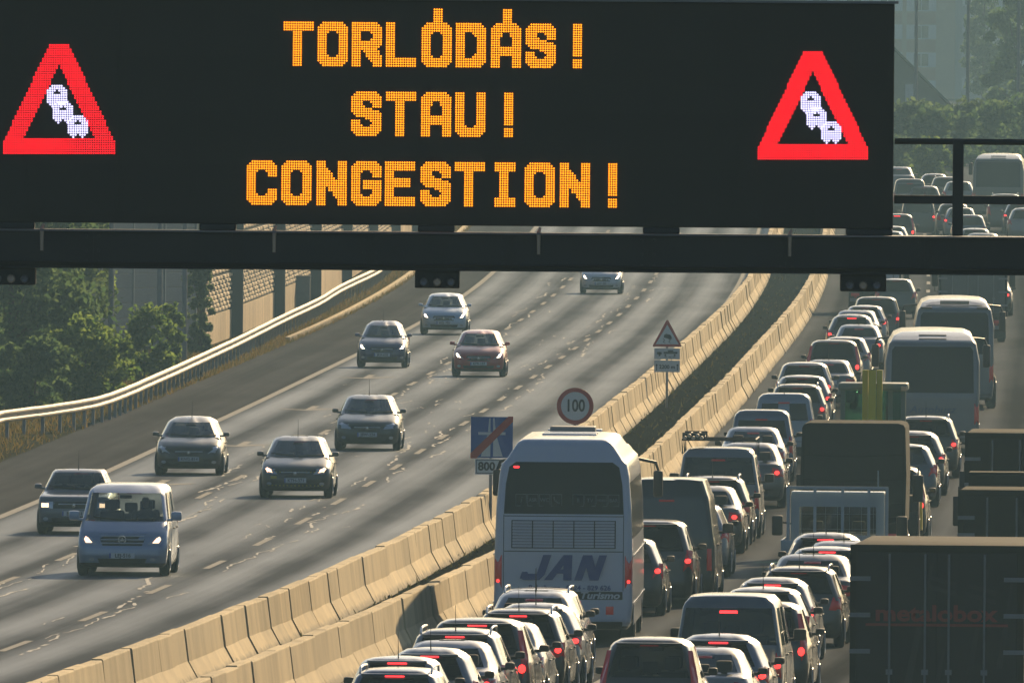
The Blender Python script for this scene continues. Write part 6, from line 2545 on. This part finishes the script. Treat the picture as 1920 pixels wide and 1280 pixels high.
_far = [
    ('hatch', 'hatchback_car', 1166, 1008, BLACK, 0, 0, 0, 'glass_dark', 'dark hatchback mostly hidden ahead of the coach, one red tail light showing'),
    ('suv', 'suv_car', 1214, 975, (.03, .032, .036), 0, 0, 0, 'glass_dark', 'dark tall car right of the coach with a bright roof edge'),
    ('panelvan', 'panel_van', 1250, 897, (.030, .034, .036), 0, 0, 0, 'glass_dark', 'dark windowless panel van right of the coach'),
    ('hatch', 'hatchback_car', 1296, 944, (.3, .31, .33), 0, 0, 0, 'glass_mid', 'silver hatchback half hidden by the dark panel van'),
    ('sedan', 'sedan_car', 1318, 911, (.20, .20, .19), 0, 0, 0, 'glass_dark', 'dark saloon with round red light ahead of the panel van'),
    ('wagon', 'estate_car', 1335, 893, (.03, .03, .03), 0, 1, 1, 'glass_dark', 'black estate with roof rails just behind the silver van with roof rack'),
    ('minivan', 'minivan', 1347, 839, (.20, .235, .28), 0, 0, 0, 'glass_dark', 'silver blue van with a laden roof rack beside the median barrier'),
    ('sedan', 'sedan_car', 1404, 830, (.10, .105, .11), 0, 0, 0, 'glass_front', 'grey saloon with round red tail light ahead of the roof rack van'),
    ('sedan', 'sedan_car', 1411, 800, (.26, .30, .34), 0, 0, 0, 'glass_front', 'pale saloon with clear rear window behind the blue van'),
    ('smallvan', 'small_van', 1428, 768, (.10, .15, .24), 0, 0, 0, 'glass_dark', 'blue small van with one wide dark rear window'),
    ('smallvan', 'small_van', 1470, 737, (.24, .32, .42), 0, 0, 1, 'glass_dark', 'light blue small van with two separate rear door windows'),
    ('wagon', 'estate_car', 1495, 720, (.07, .075, .08), 0, 1, 0, 'glass_dark', 'dark estate with roof rails just ahead of the light blue van'),
    ('hatch', 'hatchback_car', 1504, 703, (.30, .28, .28), 0, 0, 0, 'glass_dark', 'silver hatchback with red pillars, fourth ahead of the pale saloon'),
    ('wagon', 'estate_car', 1508, 679, (.36, .37, .39), 0, 0, 0, 'glass_dark', 'silver estate at the bend of the nearest jammed lane'),
    ('sedan', 'sedan_car', 1553, 674, (.17, .20, .22), 0, 0, 1, 'glass_mid', 'grey saloon offset to the right at the bend of the lane'),
    ('mpv', 'people_carrier', 1563, 637, (.05, .045, .045), 0, 0, 0, 'glass_dark', 'dark people carrier with wide rear window level with the white coach'),
    ('hatch', 'hatchback_car', 1585, 631, (.33, .33, .34), 0, 0, 0, 'glass_mid', 'silver hatchback just ahead of the dark people carrier'),
    ('sedan', 'sedan_car', 1610, 608, (.22, .25, .30), 0, 0, 1, 'glass_dark', 'light blue saloon left of the white coach roof'),
    ('hatch_round', 'hatchback_car', 1597, 589, (.12, .12, .13), 1, 0, 0, 'glass_dark', 'dark hatchback with one lit brake light beside the white coach'),
    ('sedan', 'sedan_car', 1606, 581, (.30, .30, .30), 0, 0, 0, 'glass_mid', 'pale saloon just ahead of the hatchback with lit brake light'),
    ('hatch', 'hatchback_car', 1622, 572, WHITE, 0, 0, 0, 'glass_mid', 'whitish hatchback close to the foot of the gantry service box'),
    ('suv', 'suv_car', 1643, 556, (.02, .024, .024), 0, 0, 1, 'glass_dark', 'dark green off-road car beneath the gantry beam'),
    # lane A beyond the beam
    ('sedan', 'sedan_car', 1672, 443, (.22, .23, .24), 0, 0, 0, 'glass_mid', 'pale saloon just above the gantry beam beside the display'),
    ('hatch', 'hatchback_car', 1666, 433, WHITE, 0, 0, 1, 'glass_mid', 'white hatchback roof next to the lower right corner of the display'),
    ('hatch', 'hatchback_car', 1672, 424, (.30, .31, .32), 0, 0, 0, 'glass_mid', 'silver hatchback touching the right edge of the display'),
    ('mpv', 'people_carrier', 1682, 401, BLACK, 1, 0, 0, 'glass_dark', 'black people carrier with lit brake light right of the display'),
    ('smallvan', 'small_van', 1722, 372, (.02, .022, .022), 0, 0, 0, 'glass_dark', 'dark small van left of the gantry rail post, below the lower handrail'),
    # second lane near
    ('mpv', 'people_carrier', 1216, 1196, (.022, .022, .024), 0, 0, 0, 'glass_mid', 'large dark people carrier with long red tail lights at the bottom edge'),
    ('sedan', 'sedan_car', 1312, 1215, (.33, .34, .35), 0, 0, 0, 'glass_front', 'silver saloon tucked right of the large people carrier at the bottom'),
    ('hatch_round', 'hatchback_car', 1345, 1189, (.17, .21, .28), 1, 0, 1, 'glass_mid', 'light blue hatchback with lit brake light behind the silver blue minivan'),
    ('minivan', 'minivan', 1366, 1115, (.15, .18, .225), 1, 0, 0, 'glass_dark', 'silver blue minivan with big black rear window and lit brake light'),
    ('mpv', 'people_carrier', 1424, 1129, BLACK, 0, 0, 0, 'glass_dark', 'black people carrier right of the silver blue minivan with bright red light'),
    ('hatch', 'hatchback_car', 1428, 1101, (.34, .34, .34), 0, 0, 1, 'glass_mid', 'silver hatchback with antenna above the minivan roof'),
    ('hatch_round', 'hatchback_car', 1447, 1083, (.22, .22, .22), 1, 0, 0, 'glass_dark', 'grey hatchback with long brake light two cars ahead of the minivan'),
    ('wagon', 'estate_car', 1497, 1063, (.05, .05, .048), 0, 1, 1, 'glass_dark', 'dark estate with roof rails left of the lettered truck'),
    ('sedan', 'sedan_car', 1520, 1040, (.10, .105, .11), 0, 0, 1, 'glass_mid', 'dark saloon with roof antenna ahead of the estate by the lettered truck'),
    ('hatch', 'hatchback_car', 1550, 1025, (.24, .25, .29), 1, 0, 0, 'glass_mid', 'grey blue hatchback with pink brake light behind the flatbed truck'),
    ('sedan', 'sedan_car', 1578, 1015, (.30, .30, .31), 0, 0, 1, 'glass_mid', 'silver saloon squeezed between two hatchbacks behind the flatbed truck'),
    ('hatch_round', 'hatchback_car', 1547, 999, (.06, .06, .055), 1, 0, 1, 'glass_dark', 'dark hatchback with lit brake light closest to the flatbed truck'),
    # second lane past the canvas truck
    ('mpv', 'people_carrier', 1668, 874, (.02, .018, .015), 0, 0, 0, 'glass_dark', 'dark people carrier with dazzling tail light right of the canvas truck'),
    ('hatch', 'hatchback_car', 1692, 832, (.10, .13, .16), 0, 0, 0, 'glass_front', 'blue grey hatchback with see-through window right of the canvas truck'),
    ('hatch_round', 'hatchback_car', 1711, 808, (.05, .045, .04), 0, 0, 0, 'glass_dark', 'brown black hatchback with golden sunlit edge below the coach'),
    ('wagon', 'estate_car', 1736, 780, (.02, .022, .025), 0, 1, 1, 'glass_dark', 'black estate with roof rails in front of the white coach rear'),
    # third lane
    ('hatch_round', 'hatchback_car', 1752, 1267, (.36, .36, .36), 0, 0, 1, 'glass_mid', 'pale car roof at the bottom edge behind the lettered truck'),
    # far lanes under and above the beam
    ('hatch', 'hatchback_car', 1680, 522, (.03, .035, .035), 0, 0, 0, 'glass_dark', 'dark hatchback right of the white box van under the gantry beam'),
    ('sedan', 'sedan_car', 1858, 520, BLACK, 0, 0, 0, 'glass_dark', 'black saloon right of the grey lorry under the gantry beam'),
    ('sedan', 'sedan_car', 1843, 437, (.02, .03, .04), 0, 0, 0, 'glass_mid', 'dark saloon sitting on the upper edge of the gantry beam'),
    ('hatch', 'hatchback_car', 1828, 428, (.32, .33, .33), 0, 0, 1, 'glass_dark', 'silver hatchback right of the rail post just above the beam'),
    ('wagon', 'estate_car', 1817, 403, (.10, .13, .20), 0, 0, 0, 'glass_mid', 'blue estate car crossed by the gantry rail post'),
    ('hatch', 'hatchback_car', 1801, 389, (.26, .27, .27), 0, 0, 0, 'glass_dark', 'silver hatchback with red tail light behind the rail post'),
    ('wagon', 'estate_car', 1788, 382, (.16, .17, .17), 0, 0, 0, 'glass_dark', 'grey estate car just below the lower handrail'),
    ('suv', 'suv_car', 1885, 364, (.03, .035, .04), 0, 1, 0, 'glass_dark', 'dark off-road car with bright roof bars in front of the far bus'),
    ('hatch', 'hatchback_car', 1913, 381, (.04, .05, .06), 0, 0, 0, 'glass_dark', 'dark car at the right edge below the handrail'),
    ('hatch_round', 'hatchback_car', 1921, 390, (.22, .23, .24), 0, 0, 0, 'glass_dark', 'greyish car cut by the right edge below the handrail'),
    ('wagon', 'estate_car', 1733, 349, (.09, .12, .18), 0, 0, 0, 'glass_mid', 'blue estate in the far queue left of the rail post'),
    ('hatch', 'hatchback_car', 1798, 340, (.28, .29, .29), 0, 0, 0, 'glass_dark', 'pale hatchback behind the rail post in the far queue'),
    ('wagon', 'estate_car', 1774, 332, (.05, .05, .05), 0, 1, 0, 'glass_dark', 'black estate with a bright roof in the far queue'),
    ('hatch_round', 'hatchback_car', 1752, 326, (.08, .05, .05), 0, 0, 0, 'glass_dark', 'dark hatchback with red pillar light in the far queue'),
    ('smallvan', 'small_van', 1706, 336, (.10, .105, .11), 0, 0, 0, 'glass_dark', 'grey small van right of the display in the far queue'),
    ('sedan', 'sedan_car', 1686, 313, (.20, .20, .20), 0, 0, 0, 'glass_dark', 'farthest car showing beside the display, bright roof edge'),
]
_placed = []
for tup in JAM + _far:
    kind, nm, cx, yt, col, br, rl, an, gl, lab = tup
    D = get_design(kind)
    vx, vz, vy = random.uniform(.955, 1.045), random.uniform(.965, 1.045), random.uniform(.95, 1.06)
    loc, rz = behind(cx, yt, D['H'] * vz, D['L'] * vy)
    dist = loc.y
    det = 2 if dist < 620 else (1 if dist < 820 else 0)
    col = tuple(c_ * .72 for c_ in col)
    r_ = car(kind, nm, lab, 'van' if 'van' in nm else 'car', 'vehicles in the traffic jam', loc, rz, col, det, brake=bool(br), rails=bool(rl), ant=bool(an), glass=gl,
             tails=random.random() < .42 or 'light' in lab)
    r_.scale = (vx, vy, vz)
    _placed.append((lab, loc.x, loc.y, D['L'], D['W']))
    if 'laden' in lab:
        mb = MB()
        for y in (-1.6, 0.2, 1.5):
            mb.tube([(-.80, y, 1.80), (-.82, y, 2.10), (.82, y, 2.10), (.80, y, 1.80)], .02, 6)
        for x in (-.80, .80):
            mb.tube([(x, -1.9, 2.12), (x, 1.7, 2.12)], .02, 6)
        link('roof_rack', mb.mesh('roof_rack', [M['black']]), r_)
        q = empty('ladder_bundle', r_.location + Vector((-.55, -.3, 2.14)), rz)
        tag(q, 'bundle of pipes strapped on the roof rack of the silver blue van', 'load')
        mb = MB()
        for k in range(5):
            mb.tube([(-.2 + k * .09, -1.7, .05 + .05 * (k % 2)), (-.2 + k * .09, 1.6, .05 + .05 * (k % 2))], .04, 8)
        link('pipe_bundle', mb.mesh('pipe_bundle', [M['galv']], smooth=True), q)
        mb = MB()
        for y in (-1.2, 1.0):
            mb.box(-.27, .23, y, y + .06, .0, .16, 0, .01)
        link('strap', mb.mesh('strap', [M['black']]), q)
    if kind == 'smallvan' and 'two separate' not in lab:
        B = D['body']
        feat(B, r_, 'rear_glass_cover', rect(-.58, .58, 1.12, 1.54), M['dark_glass'], off=.012)
    if 'pale car roof' in lab:
        mb = MB()
        b_ = bm_box(-.27, .27, -.75, .75, 0, .34, .13, 4)
        mb.add(b_[0], b_[1])
        mb.box(-.2, .2, -.5, -.44, -.06, .02)
        mb.box(-.2, .2, .44, .5, -.06, .02)
        o = link('roof_box', mb.mesh('roof_box', [paint(BLACK)], smooth=60))
        o.location = r_.location + Vector((-.42, -.25, 1.52))
        o.rotation_euler = (0, 0, rz)
        tag(o, 'glossy black roof box on the pale car at the bottom right', 'roof box')

# coaches, trucks and the digger
loc, rz = behind(1058, 822, 3.73, 12.0, dyaw=R(1.4), dshift=0)
jan_coach(loc, rz)
loc, rz = behind(1749, 640, 2.95, 11.8, dyaw=R(.6))
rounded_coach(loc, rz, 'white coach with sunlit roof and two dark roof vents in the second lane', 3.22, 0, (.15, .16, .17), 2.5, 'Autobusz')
loc, rz = behind(1790, 577, 2.95, 11.8, dyaw=R(.6))
rounded_coach(loc, rz, 'coach with a curved dark roof panel just ahead of the white coach', 3.22, 1, (.11, .13, .15), 2.35)
loc, rz = behind(1872, 301, 2.95, 11.8, dyaw=R(-.9))
rounded_coach(loc, rz, 'far bus with humped roof at the right edge below the handrail', 3.22, 0, (.07, .068, .062), 2.5)
loc, rz = behind(1571, 911, 2.12, 5.3, dshift=-3.0)
flatbed(loc, rz, 'pale blue flatbed truck with a mesh rack behind its cab')
loc, rz = behind(1601, 792, 3.05, 6.4)
canvas_truck(loc, rz, 'truck with a dark plain tarpaulin body ahead of the flatbed')
loc, rz = behind(1637, 717, 3.66, 1.6)
backhoe(loc, rz, 'yellow digger with green tinted cab in front of the tarpaulin truck')
loc, rz = behind(1758, 1022, 3.45, 9.5)
box_truck(loc, rz, 'box truck painted dark as if in shade, with faint red lettering on its rear doors', 2.62, 3.45, 9.5, M['truck_white_shaded'], 'doors', metal_letters)
loc, rz = behind(1925, 919, 2.75, 7.0)
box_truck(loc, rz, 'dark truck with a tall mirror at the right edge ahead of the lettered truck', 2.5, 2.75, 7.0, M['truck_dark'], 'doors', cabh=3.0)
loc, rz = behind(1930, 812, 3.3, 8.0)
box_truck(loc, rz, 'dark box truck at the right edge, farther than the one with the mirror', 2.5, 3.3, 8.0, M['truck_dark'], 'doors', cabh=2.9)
loc, rz = behind(1825, 470, 3.2, 8.0)
box_truck(loc, rz, 'grey lorry with panelled rear doors under the gantry beam', 2.4, 3.2, 8.0, simple('lorry_grey', (.10, .105, .105), .6, var=.15), 'doors')
loc, rz = behind(1640, 462, 2.55, 6.0)
box_truck(loc, rz, 'white box van under the right end of the display', 2.05, 2.55, 6.0, simple('van_white_blue', (.34, .40, .50), .5, var=.06), 'doors', cabh=2.2)

# ------------------------------------------------------------------ haze
HAZE = 1.9e-4
mb = MB()
mb.box(-680, 680, -40, 3300, -1.2, 46)
hz = link('haze', mb.mesh('haze', []))
tag(hz, 'thin morning haze filling the air over the motorway', 'haze', kind='stuff')
m = bpy.data.materials.new('haze')
m.use_nodes = True
m.node_tree.nodes.clear()
out = m.node_tree.nodes.new('ShaderNodeOutputMaterial')
pv = m.node_tree.nodes.new('ShaderNodeVolumePrincipled')
pv.inputs['Color'].default_value = (.44, .74, .95, 1)
pv.inputs['Density'].default_value = HAZE
pv.inputs['Anisotropy'].default_value = .1
m.node_tree.links.new(pv.outputs[0], out.inputs['Volume'])
hz.data.materials.append(m)
